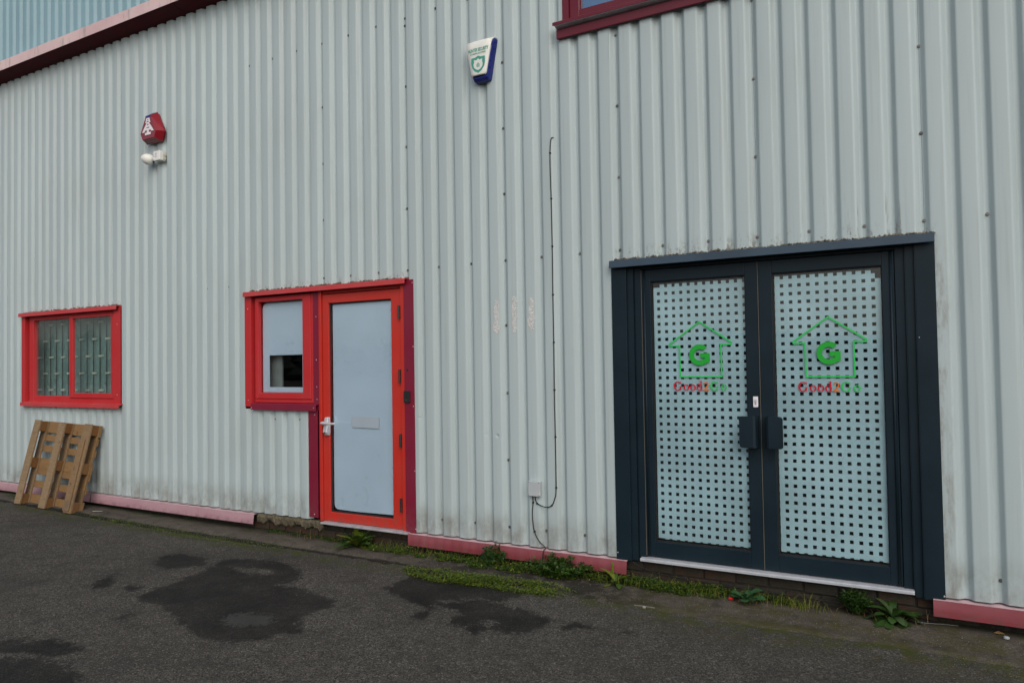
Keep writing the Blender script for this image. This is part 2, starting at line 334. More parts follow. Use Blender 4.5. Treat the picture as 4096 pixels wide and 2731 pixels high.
# ------------------------------------------------------------------ mesh helpers
def origin(p):
    v = Vector((0, 0, 0))
    while p is not None: v += p.location; p = p.parent
    return v
class MB:
    def __init__(s): s.v = []; s.f = []
    def add(s, vs, fs):
        b = len(s.v); s.v += [tuple(x) for x in vs]; s.f += [tuple(i+b for i in f) for f in fs]; return s
    def box(s, x0, x1, y0, y1, z0, z1):
        vs = [(x, y, z) for x in (x0, x1) for y in (y0, y1) for z in (z0, z1)]
        return s.add(vs, [(0, 1, 3, 2), (4, 6, 7, 5), (0, 4, 5, 1), (2, 3, 7, 6), (0, 2, 6, 4), (1, 5, 7, 3)])
    def prism(s, poly, y0, y1):            # polygon in XZ extruded along y (y0 = front)
        n = len(poly)
        vs = [(x, y0, z) for x, z in poly] + [(x, y1, z) for x, z in poly]
        fs = [tuple(range(n)), tuple(range(2*n-1, n-1, -1))] + [(i, n+i, n+(i+1) % n, (i+1) % n) for i in range(n)]
        return s.add(vs, fs)
    def extr_x(s, prof, x0, x1):           # closed polygon in YZ extruded along x
        n = len(prof)
        vs = [(x0, y, z) for y, z in prof] + [(x1, y, z) for y, z in prof]
        fs = [tuple(range(n)), tuple(range(2*n-1, n-1, -1))] + [(i, n+i, n+(i+1) % n, (i+1) % n) for i in range(n)]
        return s.add(vs, fs)
    def loft(s, rings, close=True, caps=True):
        n = len(rings[0]); vs = [p for r in rings for p in r]; fs = []
        for k in range(len(rings)-1):
            for i in range(n if close else n-1):
                j = (i+1) % n; fs.append((k*n+i, k*n+j, (k+1)*n+j, (k+1)*n+i))
        if caps: fs += [tuple(range(n-1, -1, -1)), tuple(range((len(rings)-1)*n, len(rings)*n))]
        return s.add(vs, fs)
    def tube(s, pts, r, n=8):
        pts = [Vector(p) for p in pts]; rings = []
        for i, p in enumerate(pts):
            t = (pts[min(i+1, len(pts)-1)]-pts[max(i-1, 0)]).normalized()
            a = t.cross(Vector((0, 1, .013))); a = a.normalized() if a.length > 1e-4 else Vector((1, 0, 0)); b = t.cross(a)
            rr = r[i] if isinstance(r, (list, tuple)) else r
            rings.append([tuple(p+a*math.cos(q)*rr+b*math.sin(q)*rr) for q in (2*math.pi*k/n for k in range(n))])
        return s.loft(rings)
    def disc(s, x, z, r, y0, y1, n=14, r1=None):  # cylinder along y, front at y0
        r1 = r if r1 is None else r1
        f = [(x+r1*math.cos(2*math.pi*k/n), y0, z+r1*math.sin(2*math.pi*k/n)) for k in range(n)]
        b = [(x+r*math.cos(2*math.pi*k/n), y1, z+r*math.sin(2*math.pi*k/n)) for k in range(n)]
        return s.loft([f, b])
    def build(s, name, mat, parent=None, smooth=False, bevel=0., seg=2, local=False, **props):
        me = bpy.data.meshes.new(name)
        v = s.v
        if parent is not None and not local:
            oo = origin(parent); v = [(a-oo.x, b-oo.y, c-oo.z) for a, b, c in v]
        me.from_pydata(v, [], s.f); me.validate()
        bm = bmesh.new(); bm.from_mesh(me)
        if len(bm.faces) < 60000: bmesh.ops.recalc_face_normals(bm, faces=bm.faces[:])
        bm.to_mesh(me); bm.free()
        me.materials.append(mat)
        if smooth: me.polygons.foreach_set('use_smooth', [True]*len(me.polygons))
        ob = bpy.data.objects.new(name, me); COL.objects.link(ob)
        if parent is not None: ob.parent = parent
        if bevel:
            bv = ob.modifiers.new('bevel', 'BEVEL'); bv.width = bevel; bv.segments = seg; bv.limit_method = 'ANGLE'; bv.angle_limit = R(35)
        for k, q in props.items(): ob[k] = q
        return ob
def thing(name, label, cat, loc=(0, 0, 0), group=None):
    e = bpy.data.objects.new(name, None); COL.objects.link(e); e.location = loc; e.empty_display_size = .1
    e['label'] = label; e['category'] = cat
    if group: e['group'] = group
    return e
def ring_box(x0, x1, y0, y1, z0, z1, l, r, t, b):   # rectangular frame made of four butted members
    m = MB(); m.box(x0, x0+l, y0, y1, z0, z1); m.box(x1-r, x1, y0, y1, z0, z1)
    m.box(x0+l, x1-r, y0, y1, z1-t, z1); m.box(x0+l, x1-r, y0, y1, z0, z0+b); return m
def pts_catmull(P, n=8):
    P = [Vector(p) for p in P]; out = []
    for i in range(len(P)-1):
        a, b, c, d = P[max(i-1, 0)], P[i], P[i+1], P[min(i+2, len(P)-1)]
        for k in range(n):
            t = k/n; out.append(.5*((2*b)+(c-a)*t+(2*a-5*b+4*c-d)*t*t+(3*b-a-3*c+d)*t**3))
    return out+[P[-1]]
def copy_tree(src, parent=None):
    c = src.copy(); COL.objects.link(c); c.parent = parent
    for ch in list(src.children): copy_tree(ch, c)
    return c

# ------------------------------------------------------------------ ground
GZ = -.176
def nonuni(a, b, step, lo, hi):
    xs = list(np.arange(a, b+1e-6, step)); d = step; x = a
    left = []
    while x > lo: d *= 1.5; x -= d; left.append(x)
    d = step; x = xs[-1]; right = []
    while x < hi: d *= 1.5; x += d; right.append(x)
    return np.array(left[::-1]+xs+right)
gx = nonuni(-1.0, 12.2, .04, -260, 260); gy = nonuni(-3.6, -.30, .04, -320, 30)
gy = gy[(gy < -.29) | (gy > 100)]
gy = np.append(gy, [-.25, .05, 2., 30.])
GX, GY = np.meshgrid(gx, gy, indexing='ij')
# wet patches traced on the ground (metres, x along the wall, y away from it)
VW = (np.array([r2.x, r2.y, r2.z]), np.array([u2.x, u2.y, u2.z]), np.array([fw.x, fw.y, fw.z]))
def on_ground(u, v):       # survey helper: photograph position (2352 px wide) to a point on the asphalt
    u *= 4096/2352; v *= 4096/2352
    d = VW[2]+VW[0]*(u-2048)/3012.2-VW[1]*(v-1365.5)/3012.2
    t = (GZ-1.5062)/d[2]; return (10.9559+d[0]*t, -5.356+d[1]*t)
PATCH = [
 [(305,1375),(350,1352),(385,1345),(430,1325),(470,1310),(500,1290),(520,1282),(600,1285),(650,1290),(695,1312),(690,1330),(650,1345),(700,1352),(770,1380),(760,1392),(700,1408),(680,1440),(700,1450),(640,1455),(575,1470),(500,1473),(450,1455),(420,1435),(390,1410),(370,1390)],
 [(352,1297),(370,1275),(420,1270),(475,1283),(468,1297),(430,1302),(385,1305)],
 [(200,1346),(240,1326),(268,1318),(262,1342),(235,1352)], [(270,1353),(300,1342),(335,1350),(300,1358)],
 [(260,1421),(285,1410),(308,1412),(290,1425)],
 [(-20,1480),(30,1465),(60,1462),(75,1472),(110,1464),(160,1476),(190,1490),(150,1502),(110,1510),(70,1500),(-20,1497)],
 [(-60,1515),(80,1511),(140,1520),(187,1550),(175,1570),(100,1620),(-60,1620)],
 [(880,1352),(935,1328),(960,1305),(1100,1322),(1190,1350),(1200,1366),(1150,1382),(1060,1372),(1010,1380),(985,1402),(940,1382)],
 [(1000,1385),(1100,1377),(1170,1391),(1220,1404),(1270,1425),(1245,1441),(1190,1456),(1115,1446),(1098,1464),(1075,1450),(1028,1425),(1060,1408)],
 [(938,1416),(960,1406),(987,1400),(992,1413),(955,1424)], [(1283,1438),(1320,1430),(1352,1438),(1310,1446)], [(1418,1451),(1450,1445),(1464,1452),(1430,1458)],
 [(1300,1352),(1400,1362),(1480,1378),(1440,1388),(1340,1372)],
]
POOL = [[(505,1422),(530,1408),(580,1404),(625,1412),(620,1428),(570,1436),(525,1434)]]
def sdf(poly, X, Y):
    P = np.array(poly); ins = np.zeros(X.shape, bool); dist = np.full(X.shape, 1e9)
    for i in range(len(P)):
        a, b = P[i], P[(i+1) % len(P)]; e = b-a
        t = np.clip(((X-a[0])*e[0]+(Y-a[1])*e[1])/(e@e), 0, 1)
        dist = np.minimum(dist, np.hypot(X-a[0]-t*e[0], Y-a[1]-t*e[1]))
        c = ((a[1] > Y) != (b[1] > Y)) & (X < (b[0]-a[0])*(Y-a[1])/(b[1]-a[1]+1e-12)+a[0]); ins ^= c
    return np.where(ins, dist, -dist)
wet = np.full(GX.shape, -1.); pool = np.full(GX.shape, -1.)
for p in PATCH: wet = np.maximum(wet, sdf([on_ground(*q) for q in p], GX, GY))
DRY = [[(528,1299),(565,1303),(628,1309),(640,1316),(600,1319),(555,1313)], [(636,1342),(690,1333),(715,1346),(690,1351)], [(1085,1432),(1115,1424),(1150,1436),(1120,1441)]]
for p in DRY: wet = np.minimum(wet, -sdf([on_ground(*q) for q in p], GX, GY))
for p in POOL: pool = np.maximum(pool, sdf([on_ground(*q) for q in p], GX, GY))
def rise(x): return .03*np.clip((4.2-x)/3.2, 0, 1)
Zg = GZ+rise(GX)+.006*np.sin(GX*.9+1)*np.cos(GY*1.3)*(np.abs(GY) < 6)-np.clip(np.minimum(wet, .25), 0, 1)*.02
nxg, nyg = GX.shape
verts = np.stack([GX, GY, Zg], -1).reshape(-1, 3)
idx = np.arange(nxg*nyg).reshape(nxg, nyg)
faces = np.stack([idx[:-1, :-1], idx[1:, :-1], idx[1:, 1:], idx[:-1, 1:]], -1).reshape(-1, 4)
me = bpy.data.meshes.new('ground'); me.from_pydata(verts.tolist(), [], faces.tolist())
for nm, arr in (('wet', wet), ('pool', pool)):
    at = me.attributes.new(nm, 'FLOAT', 'POINT'); at.data.foreach_set('value', np.clip(arr, -1, 1).astype(np.float32).ravel())
me.polygons.foreach_set('use_smooth', [True]*len(me.polygons)); me.materials.append(M['asphalt'])
g = bpy.data.objects.new('ground', me); COL.objects.link(g); g['kind'] = 'structure'

# gritty strip between wall and asphalt, with a low broken edge
sx = np.arange(-3., 13.01, .05); prof = [(.09, -.148), (-.08, -.150), (-.20, -.151), (-.29, -.153), (-.315, -.157), (-.335, -.168), (-.38, -.174), (-.43, -.178), (-.50, -.196)]
mb = MB(); rows = []
wob = np.cumsum(nrs.randn(len(sx))*.012); wob -= np.linspace(wob[0], wob[-1], len(sx)); 
for i, x in enumerate(sx):
    fade = 1 if x < 6 else max(.25, 1-(x-6)/4)
    rows.append([(x, y+(wob[i]*.5 if y < -.25 else 0)+(nrs.randn()*.006 if y < -.25 else 0), (z if j in (0, 1, 2) else -.163+(z+.163)*fade-(1-fade)*.006 if j < 8 else z)+nrs.randn()*.0018+float(rise(x))) for j, (y, z) in enumerate(prof)])
mb.loft(rows, close=False, caps=False)
st = mb.build('pavement_strip', M['strip'], smooth=True); st['kind'] = 'structure'

# ------------------------------------------------------------------ building
B = thing('warehouse_building', 'industrial unit clad in pale grey corrugated steel with red trims', 'building', (5.5, 0, -.16))
P = .17; YD = .033
ctrl = [(-.030, YD), (0, 0), (.090, 0), (.117, YD), (.142, YD), (.170, 0), (.260, 0)]
prof = []
for i in range(1, 5):
    a, b, c = (Vector((*q, 0)) for q in ctrl[i-1:i+2]); r = .0085 if i != 2 else .011
    r = min(r, (b-a).length*.48, (c-b).length*.48)
    p0 = b+(a-b).normalized()*r; p2 = b+(c-b).normalized()*r
    for t in (0, .25, .5, .75, 1): q = p0*(1-t)**2+b*2*t*(1-t)+p2*t*t; prof.append((q.x, q.y))
prof = sorted(set((round(x, 5), round(max(0, y), 5)) for x, y in prof))
allx = np.array([k*P+x for k in range(-20, 85) for x, y in prof]); ally = np.array([y for k in range(-20, 85) for x, y in prof])
o_ = np.argsort(allx); allx, ally = allx[o_], ally[o_]
def yprof(x): return float(np.interp(x, allx, ally))
OPEN = [(.375, 2.50, 1.05, 2.245), (4.665, 5.60, 1.075, 2.26), (5.60, 6.835, -1, 2.26), (8.755, 10.885, -1, 2.255), (8.365, 10.885, 4.10, 5.25)]
BOT, TOP = .022, 5.42
def clad_sheet(x0, x1, z0, z1, opens, off=0.):
    xs = [x0, x1]+[float(x) for x in allx if x0+.0008 < x < x1-.0008]
    for q in opens: xs += [x for x in q[:2] if x0 < x < x1]
    xs = sorted(set(xs)); m = MB(); vid = {}
    def V(x, z):
        k = (round(x, 5), round(z, 5))
        if k not in vid: vid[k] = len(m.v); m.v.append((x, yprof(x)+off, z))
        return vid[k]
    for a, b in zip(xs[:-1], xs[1:]):
        segs = [(z0, z1)]; mid = (a+b)/2
        for ox0, ox1, oz0, oz1 in opens:
            if ox0 < mid < ox1:
                ns = []
                for s0, s1 in segs:
                    if oz0 > s0: ns.append((s0, min(oz0, s1)))
                    if oz1 < s1: ns.append((max(oz1, s0), s1))
                segs = [q for q in ns if q[1]-q[0] > 1e-4]
        for s0, s1 in segs: m.f.append((V(a, s0), V(b, s0), V(b, s1), V(a, s1)))
    return m
s0 = 6.766-1.02*9
for n in range(0, 18):
    a = s0+1.02*n
    if a > 13.6: break
    for lo, hi in ((BOT, 1.66), (1.66, TOP)):
        hit = [q for q in OPEN if q[0] <= a+.0007 and q[1] >= a+1.0193 and q[2] < 1.66 < q[3]]
        if hit or lo == BOT:
            if not hit: lo, hi = BOT, TOP
            m = clad_sheet(a+.0007, a+1.0193, lo, hi, OPEN)
            par = list(range(len(m.v)))
            def find(i):
                while par[i] != i: par[i] = par[par[i]]; i = par[i]
                return i
            for f in m.f:
                for j in f[1:]: par[find(j)] = find(f[0])
            for r_ in sorted(set(find(f[0]) for f in m.f)):
                q = MB(); ids = [i for i in range(len(m.v)) if find(i) == r_]; mp = {i: k for k, i in enumerate(ids)}
                q.v = [m.v[i] for i in ids]; q.f = [tuple(mp[i] for i in f) for f in m.f if find(f[0]) == r_]
                q.build('cladding_sheet', M['clad'], B, smooth=True)
for n in range(0, 8):
    a = s0+1.02*n
    clad_sheet(a, a+1.018, 5.53, 8.0, [], .02).build('upper_sheet', M['clad_blue'], B, smooth=True, label='blue corrugated sheet above the bleached fascia')
# dark lining behind the sheets, with the same openings
m = MB(); xs = sorted(set([-2.4, 13.9]+[v for q in OPEN for v in q[:2]]))
for a, b in zip(xs[:-1], xs[1:]):
    segs = [(-.3, 8.)]; mid = (a+b)/2
    for ox0, ox1, oz0, oz1 in OPEN:
        if ox0 < mid < ox1: segs = [q for s in segs for q in ((s[0], oz0-.01), (oz1-.005, s[1])) if q[1]-q[0] > .02]
    for c, d in segs: m.box(a, b, .10, .13, max(c, .005), d)
m.build('lining', M['lining'], B)
# rooms behind the openings, floor, side and back walls
m = MB(); m.box(-2.4, 13.9, 2.6, 2.7, -.2, 8); m.box(-2.4, 13.9, .14, 2.6, -.22, -.02); m.box(-2.4, 13.9, .14, 2.6, 2.9, 2.95)
m.box(3.4, 3.45, .14, 2.6, -.02, 2.9); m.box(7.6, 7.65, .14, 2.6, -.02, 2.9); m.box(13.85, 13.9, .14, 2.6, -.02, 8); m.box(-2.4, -2.35, .14, 2.6, -.02, 8)
m.build('interior_wall', M['room'], B)
m = MB(); m.box(-2.6, 14.1, -.02, 3, 8.0, 8.12); m.build('roof', M['clad_blue'], B)

# screws on the trough floors
mb = MB(); mb.disc(0, 0, .0125, -.0035, 0, 12, .0112); mb.disc(0, 0, .0072, -.0095, -.0035, 6, .0064)
scr_me = mb.build('screw', M['steel'], B, local=True); scr_mesh = scr_me.data; first = True
SCR = [(k, 2.353) for k in (51.8, 53.8, 55.8, 57.8, 59.8, 61.8, 63.8, 65.8)]+[(k, 2.353) for k in (33.8, 35.8, 37.8, 39.8, 41.8, 43.8, 45.8, 47.8, 49.8)]
SCR += [(k, 4.645) for k in (27.8, 29.8, 31.8, 33.8, 35.8, 37.8, 39.8, 41.8, 43.8, 45.8, 47.8)]
SCR += [(k, z) for k in (33.8, 39.8, 45.8, 57.8, 63.8) for z in (4.02, 3.465, 2.91)]+[(51.8, z) for z in (4.015, 3.463, 2.909)]
SCR += [(39.8, 4.576), (45.8, 1.811), (45.8, 1.254), (45.8, .702), (29.8, .977), (31.8, .977)]
SCR += [(k, .152) for k in (41.8, 43.8, 45.8, 47.8, 49.8, 65.8)]+[(k, 2.353) for k in (23.8, 25.8)]
for k, z in SCR:
    x = k*P
    if any(a < x < b and c < z < d for a, b, c, d in OPEN): continue
    if first: ob = scr_me; first = False
    else: ob = scr_me.copy(); COL.objects.link(ob)
    ob.location = (x+rnd.uniform(-.003, .003)-5.5, YD-.0005, z+rnd.uniform(-.004, .004)+.16); ob.rotation_euler = (0, rnd.uniform(0, 1), 0)

# fascia band with pressed sections
for a, b in ((-3.0, .37), (.376, 3.75), (3.756, 7.13), (7.136, 10.5), (10.506, 14)):
    MB().extr_x([(.10, 5.615), (-.165, 5.605), (-.20, 5.585), (-.20, 5.462), (-.196, 5.462), (-.196, 5.583), (-.163, 5.60), (.10, 5.61)], a, b).build('fascia_panel', M['fascia'], B, bevel=.002)
    MB().extr_x([(-.1955, 5.466), (-.1955, 5.4625), (-.03, 5.424), (.06, 5.420), (.06, 5.424), (-.03, 5.428)], a, b).build('soffit_panel', M['soffit'], B)
# foot flashings
def flashing(a, b, mat, lab=None, slant=.012):
    zt, zb, yf, yb = .008, -.088, -.030, -.046
    m = MB(); vs = [(a, yf, zt), (b, yf, zt), (b, yb, zb), (a+slant, yb, zb), (a+slant, yb+.012, zb-.002), (b, yb+.012, zb-.002)]
    n = 40; rows = []
    for i in range(n+1):
        t = i/n; x = a+(b-a)*t; w = .0015*math.sin(i*1.7)+.001*math.sin(i*.7)
        rows.append([(x, yf+w, zt), (x+slant*(1-t)*.5, (yf+yb)/2+w, (zt+zb)/2), (x+slant*(1-t), yb+w, zb), (x+slant*(1-t), yb+.015, zb-.003)])
    m.loft(rows, close=False, caps=False); f = m.build('base_flashing', mat, B)
    if lab: f['label'] = lab
    MB().add([(a, .075, zt+.004), (b, .075, zt+.004), (b, yf, zt), (a, yf, zt)], [(0, 1, 2, 3)]).build('flashing_lip', M['pink_lip'], f)
flashing(-2.4, 1.98, M['pink_pale']); flashing(1.985, 4.815, M['pink_pale'], 'bleached pink base flashing ending left of the red door')
flashing(6.775, 7.72, M['pink_red'], 'chalky red base flashing right of the red door'); flashing(7.722, 8.832, M['pink_red']); flashing(10.832, 13.8, M['pink_red'], 'chalky red base flashing right of the grey doors', 0)

# ------------------------------------------------------------------ plinth of bricks
plinth = MB().box(-2.4, 13.9, .058, .10, -.3, .004).build('plinth', M['mortar'], B, label='dirty brick plinth under the cladding')
bm_ = MB(); bm_.box(-.1075, .1075, -.035, .03, -.0325, .0325)
brick0 = None
def put_brick(x, y, z, w=1.):
    global brick0
    if brick0 is None:
        brick0 = bm_.build('brick', M['brick'], plinth, local=True, bevel=.005); ob = brick0
    else: ob = brick0.copy(); COL.objects.link(ob)
    ob.location = (x-5.5, y, z+.16); ob.scale = (w, 1, 1); ob.rotation_euler = (rnd.uniform(-.02, .02), rnd.uniform(-.01, .01), rnd.uniform(-.015, .015))
for ci, z in enumerate((-.037, -.112, -.187)):
    for x0, x1 in ((4.5, 7.1), (8.6, 11.15)):
        x = x0+(.112 if ci % 2 else 0)
        while x < x1: put_brick(x, .083+rnd.uniform(-.006, .006), z+rnd.uniform(-.003, .003), rnd.uniform(.96, 1.01)); x += .225
# crumbling bed under the cladding left of the red door
rows = []
for i in range(60):
    x = 4.82+i*.0155; h = .05+.022*math.sin(i*.37+1)*math.sin(i*.13)+.03*rnd.random()**2
    rows.append([(x, .07, .012), (x, .005+rnd.random()*.012, .010+rnd.random()*.004), (x, -.004+rnd.random()*.014, -.02+rnd.random()*.008), (x, .004+rnd.random()*.016, -h), (x, .05, -h-.012)])
MB().loft(rows, close=False, caps=False).build('mortar_bed', M['mortar_pale'], B, smooth=False)

# grit and moss lodged on the heads of the openings
def head_crust(x0, x1, z, n, parent):
    m = MB()
    for i in range(n):
        x = rnd.uniform(x0, x1); deep = yprof(x)
        if rnd.random() < .35:
            k = math.floor(x/P); x = k*P+.13+rnd.uniform(-.025, .02)
            if not x0 < x < x1: continue
            deep = yprof(x)
        s = rnd.uniform(.005, .017); y = deep-rnd.uniform(-.002, .018); zz = z+rnd.uniform(-.002, .010)
        vs = [(x+s*rnd.uniform(.6, 1.6)*a, y+s*b*rnd.uniform(.6, 1.2), zz+s*c*rnd.uniform(.5, 1.)) for a, b, c in ((1, 0, 0), (-1, 0, 0), (0, 1, 0), (0, -1, 0), (0, 0, 1), (0, 0, -1))]
        m.add(vs, [(0, 2, 4), (2, 1, 4), (1, 3, 4), (3, 0, 4), (2, 0, 5), (1, 2, 5), (3, 1, 5), (0, 3, 5)])
    ob = m.build('head_crust', M['dirt_crust'], parent); ob['kind'] = 'stuff'

# ------------------------------------------------------------------ left window
def lintel(x0, x1, z0, z1, yf, mat, parent, slant=.012):
    return MB().extr_x([(.06, z1+.004), (yf+.004, z1), (yf, z1-.004), (yf-.004, z0), (yf, z0-.002), (yf+.003, z0+.003), (yf+.006, z1-.006), (.06, z1-.004)], x0, x1).build('lintel', mat, parent, bevel=.001)
def rivet(x, z, y, parent, r=.0055):
    MB().disc(x, z, r, y-.003, y, 8, r*.6).build('rivet', M['zinc'], parent, smooth=False)
w1 = ring_box(.49, 2.42, .032, .085, 1.09, 2.225, .105, .115, .075, .085).build('window', M['red'], B, bevel=.004, label='red framed sliding window above the wooden pallet')
lintel(.384, 2.52, 2.204, 2.252, -.05, M['red_lintel'], w1)
m = MB(); m.box(.379, .452, -.006, .0, 1.09, 2.236); m.box(.452, .456, -.006, .05, 1.09, 2.236); m.build('jamb_trim', M['red'], w1, bevel=.001)
m = MB(); m.box(2.41, 2.537, -.006, .0, 1.09, 2.25); m.box(2.404, 2.41, -.006, .05, 1.09, 2.236); m.build('jamb_trim', M['red'], w1, bevel=.001)
MB().extr_x([(.06, 1.10), (-.05, 1.088), (-.053, 1.085), (-.056, 1.042), (-.050, 1.042), (-.046, 1.076), (.06, 1.086)], .435, 2.572).build('sill', M['red_lintel'], w1)
ring_box(1.442, 2.385, .016, .05, 1.155, 2.17, .072, .075, .03, .06).build('sash', M['red'], w1, bevel=.004)
MB().box(.585, 1.45, .066, .070, 1.17, 2.16).build('glass_pane', M['glass'], w1)
MB().box(1.508, 2.318, .036, .040, 1.205, 2.15).build('glass_pane', M['glass'], w1)
head_crust(.42, 2.5, 2.256, 220, w1)
MB().box(.5, 2.5, .33, .34, 1.0, 2.3).build('blind', M['slat_back'], w1)
slat = None
for i in range(15):
    x = .36+.14*i
    rows = [[(x+.052*math.sin(a), .27-.030*math.cos(a), z) for a in (-1.4, -.9, -.45, 0, .45, .9, 1.4)] for z in (1.02, 2.26)]
    MB().loft(rows, close=False, caps=False).build('blind_slat', M['slat'], w1, smooth=True)
    for j in range(5):
        if j % 2 != i % 2: continue
        z = 1.24+.215*j
        MB().box(x-.042, x+.042, .222, .245, z-.012, z+.012).build('slat_clip', M['slat_clip'], w1, bevel=.004)
rivet(2.47, 2.03, -.006, w1); rivet(2.47, 1.2, -.006, w1)

# ------------------------------------------------------------------ red window and door
w2 = ring_box(4.784, 5.60, .02, .085, 1.14, 2.215, .05, .05, .045, .07).build('window', M['red'], B, bevel=.004, label='narrow red framed window beside the red door')
ring_box(4.80, 5.578, .008, .05, 1.178, 2.20, .047, .108, .038, .062).build('sash', M['red'], w2, bevel=.006)
MB().box(4.83, 5.49, .062, .066, 1.21, 2.18).build('glass_pane', M['glass_clear'], w2)
m = MB()
fx0, fx1, fz0, fz1 = 4.849, 5.466, 1.242, 2.148; hx0, hx1, hz0, hz1 = 4.946, 5.407, 1.294, 1.617
arc = [(fx0+.05-.05*math.cos(a), fz1-.05+.05*math.sin(a)) for a in np.linspace(0, math.pi/2, 6)]
m.add([(x, .069, z) for x, z in [(fx0, hz1), (fx0, fz1-.05)]+arc[1:]+[(fx1, fz1), (fx1, hz1)]], [tuple(range(2+5+2))])
for a, b, c, d in ((fx0, fx1, fz0, hz0), (fx0, hx0, hz0, hz1), (hx1, fx1, hz0, hz1)): m.add([(a, .069, c), (b, .069, c), (b, .069, d), (a, .069, d)], [(0, 1, 2, 3)])
m.build('window_film', M['paper'], w2)
MB().box(4.70, 5.02, .16, .18, 1.0, 2.2).build('reveal_board', M['room_pale'], w2)
m = MB(); m.box(4.664, 4.757, -.006, 0, 1.096, 2.235); m.box(4.757, 4.762, -.006, .06, 1.11, 2.235); m.build('jamb_trim', M['red'], w2)
MB().extr_x([(.05, 1.14), (-.030, 1.132), (-.034, 1.128), (-.036, 1.068), (-.030, 1.068), (-.028, 1.124), (.05, 1.13)], 4.778, 5.682).build('sill', M['maroon'], w2)
rivet(4.71, 2.10, -.006, w2); rivet(4.71, 1.16, -.006, w2); rivet(5.655, 1.098, -.036, w2); rivet(4.79, 1.085, -.036, w2)

d1 = ring_box(5.728, 6.688, .02, .07, .024, 2.188, .078, .115, .085, .085).build('door', M['door_red'], B, bevel=.003, label='orange red door with a white filmed glass panel')
lintel(4.688, 6.785, 2.223, 2.270, -.05, M['red_lintel'], d1)
head_crust(4.72, 6.77, 2.275, 330, d1)
m = MB(); m.box(5.690, 5.724, .004, .07, .016, 2.235); m.box(6.692, 6.738, .004, .07, .016, 2.235); m.box(5.724, 6.692, .026, .07, 2.196, 2.235); m.build('door_frame', M['door_red'], d1, bevel=.003)
m = MB(); m.box(5.556, 5.676, -.006, 0, .045, 1.075); m.box(5.676, 5.6895, .012, .03, .045, 2.23); m.box(5.61, 5.676, .012, .018, 1.075, 2.23); m.build('door_post', M['maroon'], d1, bevel=.001)
m = MB(); m.box(6.742, 6.848, -.006, 0, .014, 2.26); m.box(6.738, 6.742, -.006, .05, .014, 2.24); m.build('door_trim', M['maroon'], d1, bevel=.001)
gx0, gx1, gz0, gz1 = 5.806, 6.573, .109, 2.103
ring_box(gx0, gx1, .040, .05, gz0, gz1, .012, .006, .010, .012).build('gasket', M['gasket'], d1)
MB().box(gx0+.002, gx1-.002, .052, .056, gz0+.002, gz1-.002).build('glass_pane', M['glass_clear'], d1)
a0, a1, b0, b1 = gx0+.018, gx1-.004, gz0+.022, gz1-.014
poly = [(a0+.05-.05*math.cos(t), b0+.055-.055*math.sin(t)) for t in np.linspace(0, math.pi/2, 6)]
poly += [(a0+.3, b0-.003), (a1-.02, b0+.004), (a1-.003, b0+.016), (a1, b1), (a0, b1)]
MB().add([(x, .060, z) for x, z in poly], [tuple(range(len(poly)))]).build('window_film', M['paper'], d1)
MB().prism([(6.062, 1.018), (6.392, 1.021), (6.391, .915), (6.064, .918)][::-1], .0495, .0515).build('sticker', M['paper_light'], d1, label='pale blank rectangular sticker on the door glass')
MB().box(5.9, 6.7, .5, .52, 0, 2.2).build('inner_screen', M['room'], d1)
# hinges
for z0, z1 in ((2.034, 1.914), (1.459, 1.337), (.880, .761), (.306, .185)):
    MB().tube([(6.683, -.004, z0), (6.683, -.004, (z0+z1)/2)], .0115, 10).tube([(6.683, -.004, (z0+z1)/2-.003), (6.683, -.004, z1)], .0115, 10).build('hinge', M['black_plastic'], d1, smooth=False)
# lever handle on a long plate
m = MB()
yf = -.022
rings = []
for z, x0, x1, y in ((.834, 5.775, 5.800, .0), (.842, 5.766, 5.812, -.012), (.870, 5.762, 5.818, -.03), (.91, 5.764, 5.818, -.026), (.935, 5.768, 5.817, -.018), (1.0, 5.770, 5.815, -.016), (1.010, 5.774, 5.811, -.006)):
    rings.append([(x0, .022, z), (x0, y+.006, z), (x0+.007, y, z), (x1-.007, y, z), (x1, y+.006, z), (x1, .022, z)])
m.loft(rings); hp = m.build('handle', M['silver'], d1, bevel=.002)
m = MB(); m.tube([(5.789, -.010, .956), (5.789, -.06, .956)], .017, 14); m.tube(pts_catmull([(5.775, -.06, .957), (5.80, -.064, .957), (5.86, -.064, .956), (5.925, -.058, .955), (5.94, -.052, .955)], 4), .0115, 10); 
for q in m.v: pass
hl = m.build('handle', M['silver'], d1, smooth=True, label='silver lever of the red door handle')
MB().disc(5.787, .868, .006, -.034, -.029, 10).box(5.7845, 5.7895, -.034, -.029, .852, .866).build('keyhole', M['gasket'], d1)
MB().extr_x([(.06, .022), (-.036, .016), (-.042, .010), (-.042, .0), (-.036, .0), (-.03, .006), (.06, .010)], 5.735, 6.777).build('threshold', M['sill_grey'], d1, bevel=.001)
for x, z, y in ((6.838, 2.23, -.006), (6.840, 1.66, -.006), (6.835, 1.13, -.006), (6.842, .56, -.006), (6.845, .05, -.006), (5.640, 1.03, -.006), (5.625, .075, -.006), (5.650, 1.98, .012), (5.650, 1.56, .012), (5.652, 1.30, .012), (5.654, 1.18, .012)): rivet(x, z, y, d1)
MB().disc(6.773, 1.451, .011, -.0075, -.004, 12).build('cable_hole', M['gasket'], d1)

